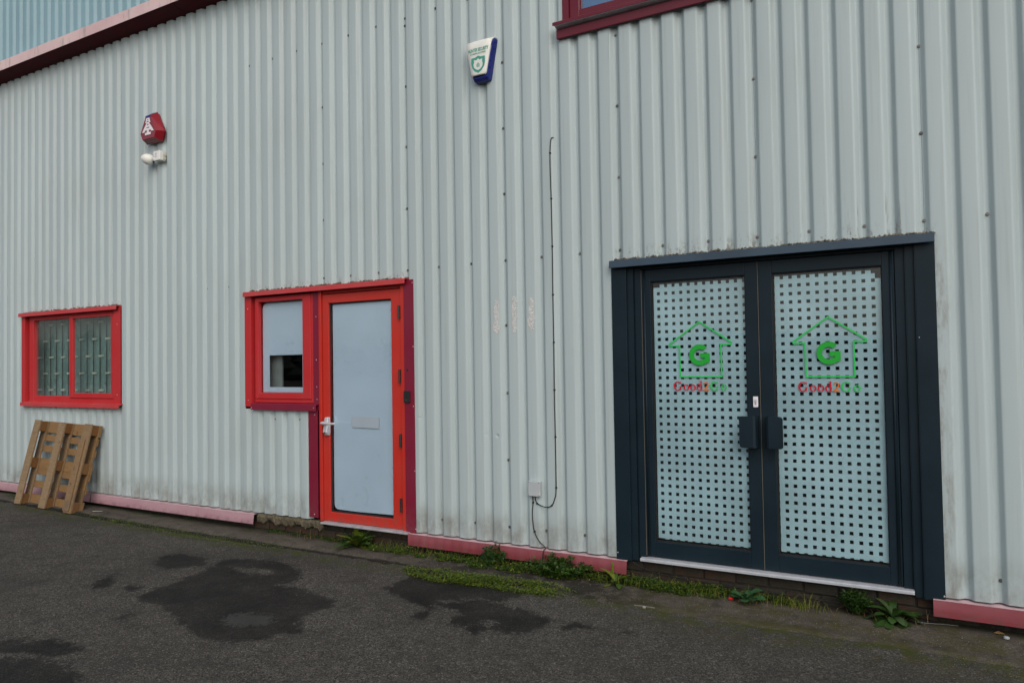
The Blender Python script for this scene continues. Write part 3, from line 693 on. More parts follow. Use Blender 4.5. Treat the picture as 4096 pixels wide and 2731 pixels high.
# ------------------------------------------------------------------ grey double doors
ent = MB()
ent.box(8.742, 8.856, -.008, 0, .008, 2.235); ent.box(8.856, 8.861, -.008, .02, .008, 2.235); ent.box(8.861, 8.914, .014, .02, .010, 2.235)
ent.box(8.914, 8.964, .030, .09, .012, 2.24); ent.box(8.908, 8.914, .014, .09, .012, 2.235)
ent.box(10.672, 10.728, .030, .09, .012, 2.24); ent.box(10.728, 10.733, .012, .09, .012, 2.235); ent.box(10.733, 10.783, .012, .018, -.004, 2.235); ent.box(10.783, 10.788, -.008, .018, -.004, 2.235); ent.box(10.788, 10.899, -.008, 0, -.004, 2.235)
ent.box(8.964, 10.672, .030, .09, 2.186, 2.24)
en = ent.build('door_surround', M['navy'], B, bevel=.002, label='anthracite surround of the double glass doors')
lintel(8.748, 10.901, 2.207, 2.262, -.06, M['navy_lintel'], en)
head_crust(8.77, 10.9, 2.266, 650, en)
MB().extr_x([(.08, .042), (-.008, .038), (-.014, .034), (-.014, .017), (-.010, .017), (-.008, .028), (.08, .034)], 8.93, 10.732).build('threshold', M['alu_white'], en, bevel=.001)
rivet(8.752, .06, -.008, en); rivet(10.892, .03, -.008, en); rivet(10.80, 1.62, -.008, en, .004)

def house_logo(px, pz, s, y, door):
    # arrow-roofed house outline, bold G, and the serif name below
    def poly_line(pts, w, closed=True):
        n = len(pts); L_, R_ = [], []
        for i in range(n):
            p = Vector(pts[i]); a = Vector(pts[i-1]); b = Vector(pts[(i+1) % n])
            d1_ = (p-a).normalized(); d2_ = (b-p).normalized(); n1 = Vector((-d1_.y, d1_.x)); n2 = Vector((-d2_.y, d2_.x))
            mt = (n1+n2).normalized(); k = w/2/max(.4, mt.dot(n1)); L_.append(p+mt*k); R_.append(p-mt*k)
        m = MB()
        for i in range(n):
            j = (i+1) % n
            m.prism([tuple(L_[i]), tuple(L_[j]), tuple(R_[j]), tuple(R_[i])], y-.0015, y)
        return m
    pts = [(px, pz+.171*s), (px-.226*s, pz+.012), (px-.224*s, pz), (px-.151*s, pz), (px-.147*s, pz-.228*s), (px+.155*s, pz-.228*s), (px+.153*s, pz+.002), (px+.226*s, pz+.002), (px+.228*s, pz+.016)]
    poly_line(pts, .0105).build('logo_outline', M['print_lime'], door)
    # bold G
    m = MB(); cx, cz = px-.001, pz-.070; ro, ri = .0765, .042
    an = np.linspace(R(48), R(318), 26)
    for a, b in zip(an[:-1], an[1:]):
        m.prism([(cx+ro*math.cos(a), cz+ro*math.sin(a)), (cx+ro*math.cos(b), cz+ro*math.sin(b)), (cx+ri*math.cos(b), cz+ri*.98*math.sin(b)), (cx+ri*math.cos(a), cz+ri*.98*math.sin(a))], y-.006, y)
    m.prism([(cx+.005, cz+.012), (cx+.073, cz+.012), (cx+.073, cz-.022), (cx+.005, cz-.022)][::-1], y-.0061, y)
    m.prism([(cx+.040, cz-.022), (cx+.073, cz-.022), (cx+.073, cz-.050), (cx+.053, cz-.060), (cx+.030, cz-.052)][::-1], y-.0062, y)
    m.build('logo_letter', M['print_green'], door)
    # serif word
    U = .0655*s; bx, bz = px-.200*s, pz-.328*s
    def ring(m, x, z, rx, rz, tx, tz, a0=0, a1=360, off=0):
        an = np.linspace(R(a0), R(a1), 22)
        for a, b in zip(an[:-1], an[1:]):
            m.prism([(x+rx*math.cos(a), z+rz*math.sin(a)), (x+rx*math.cos(b), z+rz*math.sin(b)), (x+tx*math.cos(b+off), z+tz*math.sin(b+off)), (x+tx*math.cos(a+off), z+tz*math.sin(a+off))], y-.0015, y)
    def bar(m, x0, z0, x1, z1): m.prism([(x0, z0), (x1, z0), (x1, z1), (x0, z1)], y-.0016, y)
    def glyph_G(m, x):
        ring(m, x+.46*U, bz+.5*U, .46*U, .52*U, .265*U, .43*U, 42, 322)
        bar(m, x+.70*U, bz+.06*U, x+.84*U, bz+.42*U); bar(m, x+.56*U, bz+.40*U, x+.98*U, bz+.45*U); bar(m, x+.77*U, bz+.70*U, x+.83*U, bz+1.0*U)
    def glyph_o(m, x): ring(m, x+.32*U, bz+.33*U, .32*U, .35*U, .16*U, .275*U)
    m = MB(); glyph_G(m, bx); glyph_o(m, bx+1.127*U); glyph_o(m, bx+1.88*U); glyph_o(m, bx+2.60*U)
    bar(m, bx+3.05*U, bz, bx+3.19*U, bz+1.05*U); bar(m, bx+2.92*U, bz+.98*U, bx+3.05*U, bz+1.05*U); bar(m, bx+3.19*U, bz, bx+3.29*U, bz+.06*U)
    m.build('logo_letter', M['print_red'], door)
    m = MB(); x = bx+3.38*U
    ring(m, x+.28*U, bz+.66*U, .29*U, .30*U, .15*U, .22*U, -25, 165)
    m.prism([(x+.42*U, bz+.60*U), (x+.56*U, bz+.56*U), (x+.22*U, bz+.14*U), (x+.0*U, bz+.06*U)], y-.0017, y); bar(m, x, bz, x+.58*U, bz+.145*U)
    m.build('logo_letter', M['print_orange'], door)
    m = MB(); glyph_G(m, bx+4.12*U); glyph_o(m, bx+5.29*U); m.build('logo_letter', M['print_lime'], door)

HP = .057184
def dot_door(x0, x1, gx0, gx1, hx, hz, lab, logo_x, logo_z, s, cut):
    d = ring_box(x0, x1, .040, .085, .048, 2.182, gx0-x0, x1-gx1, 2.182-2.092, .160-.048).build('door', M['navy'], B, bevel=.003, label=lab)
    ring_box(gx0, gx1, .058, .066, .160, 2.092, .008, .006, .010, .008).build('gasket', M['gasket'], d)
    MB().box(gx0+.001, gx1-.001, .0665, .0705, .161, 2.091).build('glass_pane', M['glass_clear'], d)
    # film with square holes: strips between the holes
    fx0, fx1, fz0, fz1 = gx0+.012, gx1-.004, .160+.018, 2.092-.022
    hs_ = .0232
    xs = [fx0, fx1]; 
    cols = [hx+HP*i for i in range(-2, 15)]; rws = [hz-HP*j for j in range(-2, 36)]
    for c in cols: xs += [c-hs_/2, c+hs_/2]
    zs = [fz0, fz1]
    for r_ in rws: zs += [r_-hs_/2, r_+hs_/2]
    xs = sorted(q for q in set(xs) if fx0 <= q <= fx1); zs = sorted(q for q in set(zs) if fz0 <= q <= fz1)
    m = MB(); vid = {}
    def V(x, z):
        k = (round(x, 5), round(z, 5))
        if k not in vid: vid[k] = len(m.v); m.v.append((x, .0745, z))
        return vid[k]
    def holed(x, z): return any(abs(x-c) < hs_/2 for c in cols) and any(abs(z-r_) < hs_/2 for r_ in rws)
    for a, b in zip(xs[:-1], xs[1:]):
        for c, e in zip(zs[:-1], zs[1:]):
            x, z = (a+b)/2, (c+e)/2
            if holed(x, z): continue
            if cut == 'L' and (x-fx0)+(fz1-z) < .045: continue
            if cut == 'L' and (x-fx0)+(z-fz0) < .035: continue
            if cut == 'R' and (fx1-x)+(fz1-z) < .085: continue
            m.f.append((V(a, c), V(b, c), V(b, e), V(a, e)))
    m.build('window_film', M['dot_film'], d)
    house_logo(logo_x, logo_z, s, .0655, d)
    sx_ = x0-.0015 if cut == 'L' else x0-.0018
    MB().box(sx_-.0016, sx_+.0014, .036, .045, .05, 2.18).build('weather_seal', M['seal'], d)
    return d
dl = dot_door(8.967, 9.8165, 9.036, 9.727, 9.0855, 2.0017, 'left anthracite door leaf with square dotted film', 9.392, 1.608, 1.0, 'L')
dr = dot_door(9.8195, 10.669, 9.911, 10.595, 9.9699, 2.0602, 'right anthracite door leaf with square dotted film', 10.264, 1.604, 1.0, 'R')
for d, xa in ((dl, 8.988), (dr, 10.648)): MB().tube([(xa, .038, .05), (xa, .038, 2.18)], .009, 8).build('hinge_guard', M['navy'], d, smooth=True)
def pull(x_in, x_out, d):       # bent plate: flange on the leaf, plate stood off in front
    sg = 1 if x_out > x_in else -1
    z0, z1 = .893, 1.110; r = .016
    prof_ = [(x_in+sg*.004, .04), (x_in+sg*.004, -.035), (x_in+sg*.010, -.052), (x_in+sg*.024, -.060), (x_out, -.060)]
    th = .004
    outline = prof_+[(x+sg*.0, y+th) if i == 0 else (x+sg*th, y+th) for i, (x, y) in reversed(list(enumerate(prof_[:-1])))]
    n = len(prof_)
    m = MB()
    def row(z, inset):
        a = [(x, y, z) for x, y in prof_[:-1]]+[(x_out-sg*inset, -.060, z)]
        return a
    zs = [z0, z0+.004, z0+.009, z0+r, z1-r, z1-.009, z1-.004, z1]; ins = [r, .007, .003, 0, 0, .003, .007, r]
    m.loft([row(z, i) for z, i in zip(zs, ins)], close=False, caps=False)
    ob = m.build('handle', M['navy'], d); so = ob.modifiers.new('solid', 'SOLIDIFY'); so.thickness = th; so.offset = 0
pull(9.806, 9.690, dl); pull(9.862, 9.979, dr)
lp = MB().box(9.767, 9.801, .036, .041, 1.166, 1.241).build('lock_plate', M['print_white'], dl, bevel=.004)
MB().disc(9.784, 1.212, .0095, .031, .037, 14).build('lock_cylinder', M['alu'], lp); MB().box(9.779, 9.789, .034, .037, 1.184, 1.205).build('lock_cylinder', M['sill_grey'], lp)
# interior seen through the dots: pale end wall and a dark desk edge
MB().box(10.2, 10.8, .9, .92, .6, 1.0).build('inner_board', M['room_pale'], B)

# ------------------------------------------------------------------ upper window
w3 = ring_box(8.425, 10.82, .010, .075, 4.195, 5.22, .085, .085, .085, .085).build('window', M['maroon_dark'], B, bevel=.006, label='dark maroon upper window cut by the top of the picture')
MB().box(8.49, 10.75, .052, .056, 4.26, 5.15).build('glass_pane', glass('upper_glass', (.55, .6, .65), 9., gcol=(.50, .74, 1.)), w3)  # gloss boosted and tinted blue to paint in the reflected sky
ring_box(8.505, 10.745, .035, .051, 4.275, 5.14, .012, .01, .01, .012).build('glazing_bead', M['maroon_dark'], w3)
for xa, xb, xc in ((8.368, 8.424, 8.419), (10.826, 10.882, 10.826)): MB().box(xa, xb, -.006, .0, 4.17, 5.25).box(xc, xc+.005, 0, .06, 4.17, 5.25).build('jamb_trim', M['maroon_dark'], w3)
MB().extr_x([(.03, 4.195), (-.075, 4.186), (-.08, 4.182), (-.08, 4.158), (-.076, 4.158), (-.07, 4.176), (.03, 4.184)], 8.315, 10.91).build('sill', M['maroon_dark'], w3)
MB().extr_x([(-.006, 4.170), (-.076, 4.158), (-.076, 4.155), (-.006, 4.140)], 8.328, 10.895).build('sill_underside', M['sill_grey'], w3)
MB().box(8.325, 10.895, -.032, -.006, 4.068, 4.139).build('apron', M['maroon_dark'], w3, bevel=.003)
MB().box(8.4, 10.88, .30, .32, 4.1, 5.3).build('blind', M['room_pale'], w3)

# glue marks left by removed house numbers
def glue(x, z0, z1, foot, tee):
    m = MB(); n = 34; rows = []
    for i in range(n+1):
        t = i/n; z = z0+(z1-z0)*t; w = .017+.012*rnd.random()**2; l = w; r_ = w
        if foot and t < .22: l += .034*(1-abs(t-.12)/.12) if abs(t-.12) < .12 else 0; r_ += .006
        if tee and .2 < t < .45: l += .018*rnd.random()+.004; r_ += .012*rnd.random()
        if .85 < t: l *= .7; r_ *= .9
        if t < .06 or t > .97: l *= .5; r_ *= .5
        cx = x+.004*math.sin(i*.5); y = -.0015-(.0012 if i % 2 else 0)
        rows.append([(cx-l, -.0002, z), (cx-l+.001, y, z), (cx+r_-.001, y, z), (cx+r_, -.0002, z)])
    m.loft(rows, close=False); m.build('glue_residue', M['glue'], B)
glue(7.708, 1.747, 2.028, True, False); glue(7.879, 1.744, 2.046, False, False); glue(8.040, 1.747, 2.027, False, True)

# ------------------------------------------------------------------ things fixed to the wall
ar = thing('alarm_box', 'faded red six-sided alarm box with stacked white letters, high on the wall', 'alarm box', (3.235, -.02, 4.04))
cx = 3.235
fr = [(cx-.042, 4.345), (cx+.042, 4.345), (cx+.138, 4.157), (cx+.105, 4.088), (cx-.105, 4.088), (cx-.138, 4.157)]
bk = [(cx-.052, 4.40), (cx+.052, 4.40), (cx+.182, 4.165), (cx+.135, 4.055), (cx-.135, 4.055), (cx-.182, 4.165)]
yf = -.118
fp = [(x, yf, z) for x, z in fr]; bp = [(x, -.035, z) for x, z in bk]
MB().loft([fp, bp], caps=False).build('body', M['alarm_red'], ar)
MB().add(fp, [tuple(range(5, -1, -1))]).build('front_face', M['alarm_face'], ar)
MB().loft([[(x, -.0352, z) for x, z in [(cx+(x-cx)*.93, 4.2+(z-4.2)*.96) for x, z in bk]], [(cx+(x-cx)*.85, 0, 4.2+(z-4.2)*.9) for x, z in bk]]).build('backplate', M['alarm_red'], ar)
MB().add([(cx-.043, yf-.0005, 4.348), (cx+.043, yf-.0005, 4.348), (cx+.053, -.034, 4.404), (cx-.053, -.034, 4.404), (cx+.050, yf-.0012, 4.328), (cx-.050, yf-.0012, 4.328)], [(0, 1, 2, 3), (5, 4, 1, 0)]).build('strobe_lens', M['blue_plastic'], ar)
yl = yf-.0005; yl2 = yf-.0025
def flat(poly): return MB().prism(poly, yl2, yl)
m = MB()
# small top letter: body, slot, two feet
for p in ([(-.030, 4.318), (.026, 4.318), (.030, 4.303), (-.034, 4.303)], [(-.034, 4.303), (-.014, 4.303), (-.014, 4.293), (-.037, 4.293)], [(.010, 4.303), (.030, 4.303), (.033, 4.293), (.010, 4.293)],
          [(-.037, 4.293), (.033, 4.293), (.036, 4.283), (-.040, 4.283)], [(-.040, 4.283), (-.020, 4.283), (-.024, 4.266), (-.048, 4.266)], [(.014, 4.283), (.036, 4.283), (.046, 4.266), (.018, 4.266)]):
    m.prism([(cx+x, z) for x, z in p], yl2, yl)
# wide A
for p in ([(-.022, 4.272), (.016, 4.272), (.028, 4.252), (-.034, 4.252)], [(-.034, 4.252), (-.012, 4.252), (-.018, 4.238), (-.046, 4.238)], [(.006, 4.252), (.028, 4.252), (.042, 4.238), (.012, 4.238)],
          [(-.046, 4.238), (.042, 4.238), (.062, 4.215), (-.066, 4.215)], [(-.066, 4.215), (-.024, 4.215), (-.062, 4.163), (-.108, 4.163)], [(.022, 4.215), (.062, 4.215), (.104, 4.163), (.060, 4.163)]):
    m.prism([(cx+x, z) for x, z in p], yl2, yl)
# slab I
for p in ([(-.050, 4.205), (.046, 4.205), (.046, 4.180), (-.050, 4.180)], [(-.018, 4.180), (.014, 4.180), (.014, 4.155), (-.018, 4.155)], [(-.052, 4.155), (.048, 4.155), (.048, 4.128), (-.052, 4.128)]):
    m.prism([(cx+x, z) for x, z in p], yl2-.001, yl)
m.build('lettering', M['print_white'], ar)
m = MB()                                   # worn, unreadable print on the underside
for r_, (t, n) in enumerate(((.28, 7), (.62, 11))):
    for k in range(n):
        f = (k+.5)/n-.5; xx = cx+f*.15*(1+.2*r_); yy = yf+(.083)*t; zz = 4.088-(.033)*t-.0012
        m.add([(xx-.004, yy-.009, zz+.0036), (xx+.004, yy-.009, zz+.0036), (xx+.0045, yy+.008, zz-.0032), (xx-.0035, yy+.008, zz-.0032)], [(0, 1, 2, 3)])
m.build('worn_print', M['print_grey'], ar)

wa = thing('alarm_box', 'white wedge-shaped alarm box with green shield and blue sides', 'alarm box', (7.625, 0, 3.86))
cx = 7.625
def trap(y, zt, zb, ht, hb, r=.018, n=4):
    out = []
    for (x, z, a0) in ((cx+ht-r, zt-r, 90), (cx-ht+r, zt-r, 180), (cx-hb+r, zb+r, 200), (cx+hb-r, zb+r, 290)):
        for k in range(n):
            a = R(a0-90*0+({90: -90, 180: -90, 200: 0, 290: -20}[a0])+k/(n-1)*({90: 90, 180: 90, 200: 70, 290: 90}[a0])) if False else None
    pts = [(cx+ht, zt), (cx-ht, zt), (cx-hb, zb), (cx+hb, zb)]
    for i in range(4):
        p = Vector(pts[i]); a = (Vector(pts[i-1])-p).normalized()*r; b = (Vector(pts[(i+1) % 4])-p).normalized()*r
        for k in range(n):
            t = k/(n-1); q = (p+a)*(1-t)**2+p*2*t*(1-t)+(p+b)*t*t; out.append((q.x, y, q.y))
    return out
MB().loft([trap(0, 4.212, 3.865, .142, .074), trap(-.045, 4.205, 3.868, .140, .072), trap(-.070, 4.185, 3.885, .134, .068)]).build('body', M['blue_plastic'], wa, smooth=False, bevel=.004)
rows = []
for y, z, hw in ((-.004, 4.224, .131), (-.03, 4.222, .131), (-.055, 4.212, .130), (-.074, 4.195, .128), (-.086, 4.172, .125), (-.091, 4.14, .120), (-.0915, 4.02, .096), (-.0915, 3.935, .079), (-.0915, 3.915, .074), (-.090, 3.905, .062)):
    rows.append([(cx-hw, y+.010, z-.004), (cx-hw+.004, y+.001, z), (cx-hw*.5, y-.002, z+.001), (cx, y-.003, z+.0015), (cx+hw*.5, y-.002, z+.001), (cx+hw-.004, y+.001, z), (cx+hw, y+.010, z-.004)])
cv = MB().loft(rows, close=False, caps=False).build('cover', M['white_plastic'], wa, smooth=True)
so = cv.modifiers.new('solid', 'SOLIDIFY'); so.thickness = .006; so.offset = -1
MB().loft([trap(-.066, 4.15, 3.91, .12, .066), trap(-.090, 4.14, 3.915, .115, .065)]).build('cover_core', M['white_plastic'], wa)
def text_mesh(s, h, w, x, y, z, mat, parent, name):
    cu = bpy.data.curves.new('t', 'FONT'); cu.body = s; cu.align_x = 'CENTER'; cu.size = h/.73; cu.extrude = .0004; cu.offset = h*.025
    to = bpy.data.objects.new('t', cu); COL.objects.link(to); bpy.context.view_layer.update()
    dg = bpy.context.evaluated_depsgraph_get(); me = bpy.data.meshes.new_from_object(to.evaluated_get(dg)); bpy.data.objects.remove(to)
    xs = [v.co.x for v in me.vertices]; k = w/(max(xs)-min(xs)); c0 = (max(xs)+min(xs))/2
    oo = origin(parent)
    for v in me.vertices: q = v.co.copy(); v.co = ((q.x-c0)*k+x-oo.x, y-q.z-oo.y, z+q.y-oo.z)
    me.materials.clear(); me.materials.append(mat)
    ob = bpy.data.objects.new(name, me); COL.objects.link(ob); ob.parent = parent; return ob
text_mesh('HUNTER SECURITY', 0.029, .196, cx+.003, -.0955, 4.106, M['print_teal'], wa, 'lettering')
text_mesh('& CABLING SOLUTIONS', .013, .150, cx, -.0955, 4.084, M['print_teal'], wa, 'lettering')
sh = [(0, 4.068), (.028, 4.056), (.066, 4.056), (.068, 4.01), (.058, 3.972), (.035, 3.942), (0, 3.922)]
shin = [(0, 4.045), (.016, 4.032), (.042, 4.036), (.038, 4.018), (.046, 3.995), (.040, 3.972), (.022, 3.955), (0, 3.947)]
def sym(p): return [(cx+x, z) for x, z in p]+[(cx-x, z) for x, z in p[-2:0:-1]]
MB().prism(sym(sh), -.0955, -.0950).build('shield_mark', M['print_teal'], wa)
MB().prism(sym(shin), -.0962, -.0956).build('shield_mark', M['white_plastic'], wa)
m = MB(); m.prism([(cx-.017, 3.985), (cx-.013, 3.989), (cx, 4.003), (cx+.013, 3.989), (cx+.017, 3.985), (cx+.017, 3.992), (cx, 4.010), (cx-.017, 3.992)], -.0968, -.0963)
m.prism([(cx-.013, 3.972), (cx-.003, 3.972), (cx-.003, 3.99), (cx, 3.996), (cx, 4.0), (cx-.013, 3.985)], -.0968, -.0963); m.prism([(cx+.013, 3.972), (cx+.003, 3.972), (cx+.003, 3.99), (cx, 3.996), (cx, 4.0), (cx+.013, 3.985)], -.0968, -.0963)
m.build('house_mark', M['print_teal'], wa)

se = thing('security_sensor', 'small white egg-headed security sensor on a box below the red alarm', 'sensor', (3.33, 0, 3.83))
MB().box(3.272, 3.384, -.082, -.03, 3.832, 3.942).build('front_box', M['white_plastic'], se, bevel=.008)
m = MB().box(3.275, 3.381, -.030, 0, 3.83, 3.938); m.build('back_box', M['cream_plastic'], se, bevel=.004)
m = MB()
for z in (3.863, 3.905): m.disc(0, 0, .016, 0, .01)
m = MB()
for z in (3.862, 3.906): m.tube([(3.378, -.017, z), (3.391, -.017, z)], .016, 10)
m.build('cable_gland', M['cream_plastic'], se)
MB().prism([(3.294, 3.868), (3.352, 3.872), (3.352, 3.924), (3.294, 3.92)], -.0832, -.0822).build('sticker', M['print_white'], se)
m = MB(); m.prism([(3.303, 3.893), (3.308, 3.893), (3.316, 3.915), (3.313, 3.917)], -.084, -.0833); m.prism([(3.316, 3.915), (3.322, 3.893), (3.327, 3.893), (3.319, 3.917)], -.084, -.0833); m.prism([(3.334, 3.894), (3.338, 3.894), (3.338, 3.917), (3.334, 3.917)], -.084, -.0833); m.prism([(3.304, 3.876), (3.340, 3.878), (3.332, 3.884), (3.312, 3.883)], -.084, -.0833)
m.build('sticker_print', M['print_violet'], se)
ax = Vector((-.62, -.62, .28)).normalized(); c0 = Vector((3.185, -.085, 3.865)); a_ = ax.cross(Vector((0, 0, 1))).normalized(); b_ = ax.cross(a_)
rings = [[tuple(c0+ax*t+a_*r*math.cos(q)+b_*r*math.sin(q)) for q in np.linspace(0, 2*math.pi, 16, endpoint=False)] for t, r in ((-.060, .030), (-.052, .048), (-.03, .060), (0, .063), (.03, .055), (.055, .040), (.072, .02), (.077, .004))]
MB().loft(rings).build('sensor_head', M['white_plastic'], se, smooth=True)
MB().tube([(3.28, -.055, 3.87), (3.225, -.065, 3.862)], .014, 10).build('arm', M['white_plastic'], se, smooth=True)
MB().tube([tuple(c0-ax*.058), tuple(c0-ax*.066)], .026, 12).build('lens', M['black_plastic'], se)

jb = thing('junction_box', 'small grey square junction box low on the wall with two cables', 'junction box', (8.055, 0, .431))
MB().box(8.001, 8.110, -.038, -.008, .432, .551).build('lid', M['grey_plastic'], jb, bevel=.005); MB().box(8.004, 8.107, -.008, 0, .435, .548).build('base', M['grey_plastic'], jb)
for x in (8.008, 8.102):
    for z in (.441, .542): MB().disc(x, z, .003, -.0395, -.037, 6).build('lid_screw', M['gasket'], jb)
def cable(path, label, clips, loc):
    t = thing('cable', label, 'cable', loc)
    MB().tube(pts_catmull(path, 8), .0042, 7).build('sheath', M['cable'], t, smooth=True)
    for x, z in clips:
        MB().disc(x, z, .0088, -.0125, .0005, 10, .006).build('cable_clip', M['cable'], t)
y = -.0055
cable([(8.262, .012, 3.300), (8.250, y, 3.291), (8.241, y, 3.244), (8.237, y, 3.176), (8.236, y, 3.03), (8.240, y, 2.809), (8.242, y, 2.426), (8.240, y, 2.039), (8.2405, y, 1.659), (8.238, y, 1.282), (8.239, y, .909), (8.238, y, .509), (8.225, y, .425), (8.196, y, .366), (8.140, y, .348), (8.075, y, .368), (8.055, y, .39), (8.050, y-.01, .44)],
      'long black cable clipped vertically up the wall from the junction box', [(8.237, 3.176), (8.240, 2.809), (8.242, 2.426), (8.240, 2.039), (8.2405, 1.659), (8.238, 1.282), (8.239, .909), (8.238, .509), (8.196, .366), (8.064, .372)], (8.24, 0, .35))
cable([(8.030, y-.01, .44), (8.028, y, .376), (8.020, y, .295), (8.024, y, .218), (8.037, y, .145), (8.076, y, .076), (8.132, y, .027), (8.135, -.036, .012), (8.130, -.045, -.03), (8.133, -.055, -.09), (8.14, -.06, -.165)],
      'short black cable curving down from the junction box to the weeds', [(8.028, .376), (8.037, .145)], (8.08, 0, -.16))
rd = thing('card_reader', 'slim black card reader on the maroon trim of the red door', 'card reader', (6.773, -.006, 1.164))
MB().prism([(6.741, 1.268), (6.805, 1.268), (6.805, 1.170), (6.796, 1.163), (6.750, 1.163), (6.741, 1.170)], -.026, -.006).build('body', M['black_plastic'], rd, bevel=.003)
for k in range(3): MB().disc(6.762+.009*k, 1.187, .0018, -.0268, -.0258, 6).build('indicator', M['print_grey'], rd)

# ------------------------------------------------------------------ pallet leaning on the wall
lean = math.atan2(.24, .99)
pl = thing('wooden_pallet', 'weathered wooden pallet leaning on the wall below the left window', 'pallet', (1.565, -.39, -.135))
pl.rotation_euler = (-lean, R(1.2), 0)
HW, HT = .61, 1.035
def pb(name, x0, x1, y0, y1, z0, z1, mat, jit=.004):
    m = MB(); n = 8; rows = []
    vertical = (z1-z0) > (x1-x0)
    for i in range(n+1):
        t = i/n; w = jit*math.sin(t*5+x0*9)
        if vertical: z = z0+(z1-z0)*t; rows.append([(x0+w+rnd.uniform(-1, 1)*.0015, y0, z), (x1+w+rnd.uniform(-1, 1)*.0015, y0, z), (x1+w, y1, z), (x0+w, y1, z)])
        else: x = x0+(x1-x0)*t; rows.append([(x, y0, z0+w), (x, y0, z1+w), (x, y1, z1+w), (x, y1, z0+w)])
    return m.loft(rows).build(name, mat, pl, local=True, bevel=.003)
T = .022; BH = .078
xr = (-HW+.05, 0, HW-.05)
cols = [(-HW, -HW+.13), (-.065, .065), (HW-.15, HW)]
# y: 0 is the face towards the yard, growing towards the wall
for i, (a, b) in enumerate(cols):
    pb('runner_board', a, b, 0, T, .0, HT-(.02 if i == 1 else 0), M['wood_runner'])
    for z in (.0, HT*.5-.07, HT-.135): pb('block', a+.006, b-.006, T+.001, T+BH, z+.004, z+.128, M['wood_block'], 0)
    pb('stringer_board', a+.004, b-.004, T+BH+.001, 2*T+BH, .004, HT-.006, M['wood_runner'] if i < 2 else M['wood_deck'])
for z, h in ((.0, .135), (.215, .085), (.375, .085), (HT*.5-.07, .13), (.655, .08), (.79, .08), (HT-.14, .14)):
    pb('deck_board', -HW, HW, 2*T+BH+.001, 3*T+BH, z, z+h, M['wood_deck'], .003)
# split piece nailed over the top of the third runner
m = MB(); m.loft([[(HW-.155, -.012, .02), (HW-.03, -.016, .02), (HW-.03, .0, .02), (HW-.155, .0, .02)], [(HW-.152, -.018, .45), (HW-.035, -.02, .45), (HW-.035, .0, .45), (HW-.152, .0, .45)], [(HW-.150, -.014, .84), (HW-.045, -.016, .86), (HW-.045, .0, .86), (HW-.150, .0, .84)]]).build('split_board', M['wood_runner'], pl, local=True, bevel=.006)

# ------------------------------------------------------------------ plants
def leaf_rows(L_, W_, n, shape, curl, fold, droop):
    rows = []
    for i in range(n+1):
        t = i/n; w = W_*shape(t); a = curl*t
        x = L_*(math.sin(a)/a if a > 1e-3 else 1)*t; z = -L_*t*(1-math.cos(a))/(a if a > 1e-3 else 1)*droop
        rows.append([(x, -w, z+fold*w), (x, 0, z), (x, w, z+fold*w)])
    return rows
def rosette(name, label, cat, loc, n, L_, W_, shape, mat, elev=(20, 70), curl=1.2, stem=.0, seg=8, seed=1, squash=1., mats=None, az=(0, 360), leafname='leaf'):
    rr = random.Random(seed); t = thing(name, label, cat, loc)
    for i in range(n):
        l = L_*rr.uniform(.65, 1.1); w = W_*rr.uniform(.75, 1.15)
        e = R(rr.uniform(*elev)); a = R(az[0]+(az[1]-az[0])*((i*0.618) % 1)+rr.uniform(-12, 12))
        m = MB(); rows = leaf_rows(l, w, seg, shape, curl*rr.uniform(.6, 1.3), rr.uniform(.15, .45), 1.)
        if stem: rows = [[(0, -.002, 0), (0, 0, -.001), (0, .002, 0)]]+[[(x+stem*l, y, z) for x, y, z in q] for q in rows]
        tw = rr.uniform(-.35, .35)
        Rm = Matrix.Rotation(a, 4, 'Z') @ Matrix.Rotation(-e, 4, 'Y') @ Matrix.Rotation(tw, 4, 'X')
        out = []
        for q in rows:
            o2 = []
            for p in q:
                v = Rm @ Vector(p); v.y *= squash
                v.z = max(v.z, .002+.004*rr.random()); o2.append(tuple(v))
            out.append(o2)
        m.loft(out, close=False, caps=False)
        m.build(leafname, rr.choice(mats) if mats else mat, t, smooth=True, local=True)
    return t
dand = lambda t: (.18+.82*math.sin(math.pi*min(1, t*.92+.05))**.8)*(1. if int(t*9) % 2 == 0 else .48)*(1.1-.2*t)
oval = lambda t: max(.04, math.sin(math.pi*min(1, (t*.93+.05)))**.7)*(.5+.6*t if t < .7 else 1.)*(1 if t < .85 else .75)
blunt = lambda t: max(.03, min(1, .25+1.15*t)*(1 if t < .72 else math.sqrt(max(0, 1-((t-.72)/.285)**2))))
spear = lambda t: max(.05, math.sin(math.pi*(t*.95+.03))**.85)
SG = -.150
rosette('dandelion_plant', 'ragged dandelion growing under the red door threshold', 'weed', (6.235, -.09, SG), 30, .25, .040, dand, None, (12, 82), .9, seg=18, seed=3, mats=[M['leaf_mid'], M['leaf_dark'], M['leaf_mid'], M['leaf_lime']])
rosette('oxtongue_plant', 'large broad-leaved weed at the right end of the double doors', 'weed', (10.61, -.06, SG), 46, .185, .025, blunt, None, (2, 88), 1.6, seg=9, seed=5, mats=[M['leaf_dark'], M['leaf_grey'], M['leaf_dark']])
rosette('primrose_plant', 'flat broad-leaved weed below the middle of the double doors', 'weed', (9.712, -.09, SG+.01), 12, .125, .036, blunt, M['leaf_blue'], (12, 55), .8, stem=.25, seg=8, seed=9)
rosette('plantain_plant', 'small plantain with oval leaves at the flashing end by the double doors', 'weed', (8.765, -.10, SG), 14, .13, .023, oval, None, (5, 65), 1.0, stem=.15, seg=7, seed=12, mats=[M['leaf_mid'], M['leaf_lime'], M['leaf_mid']])
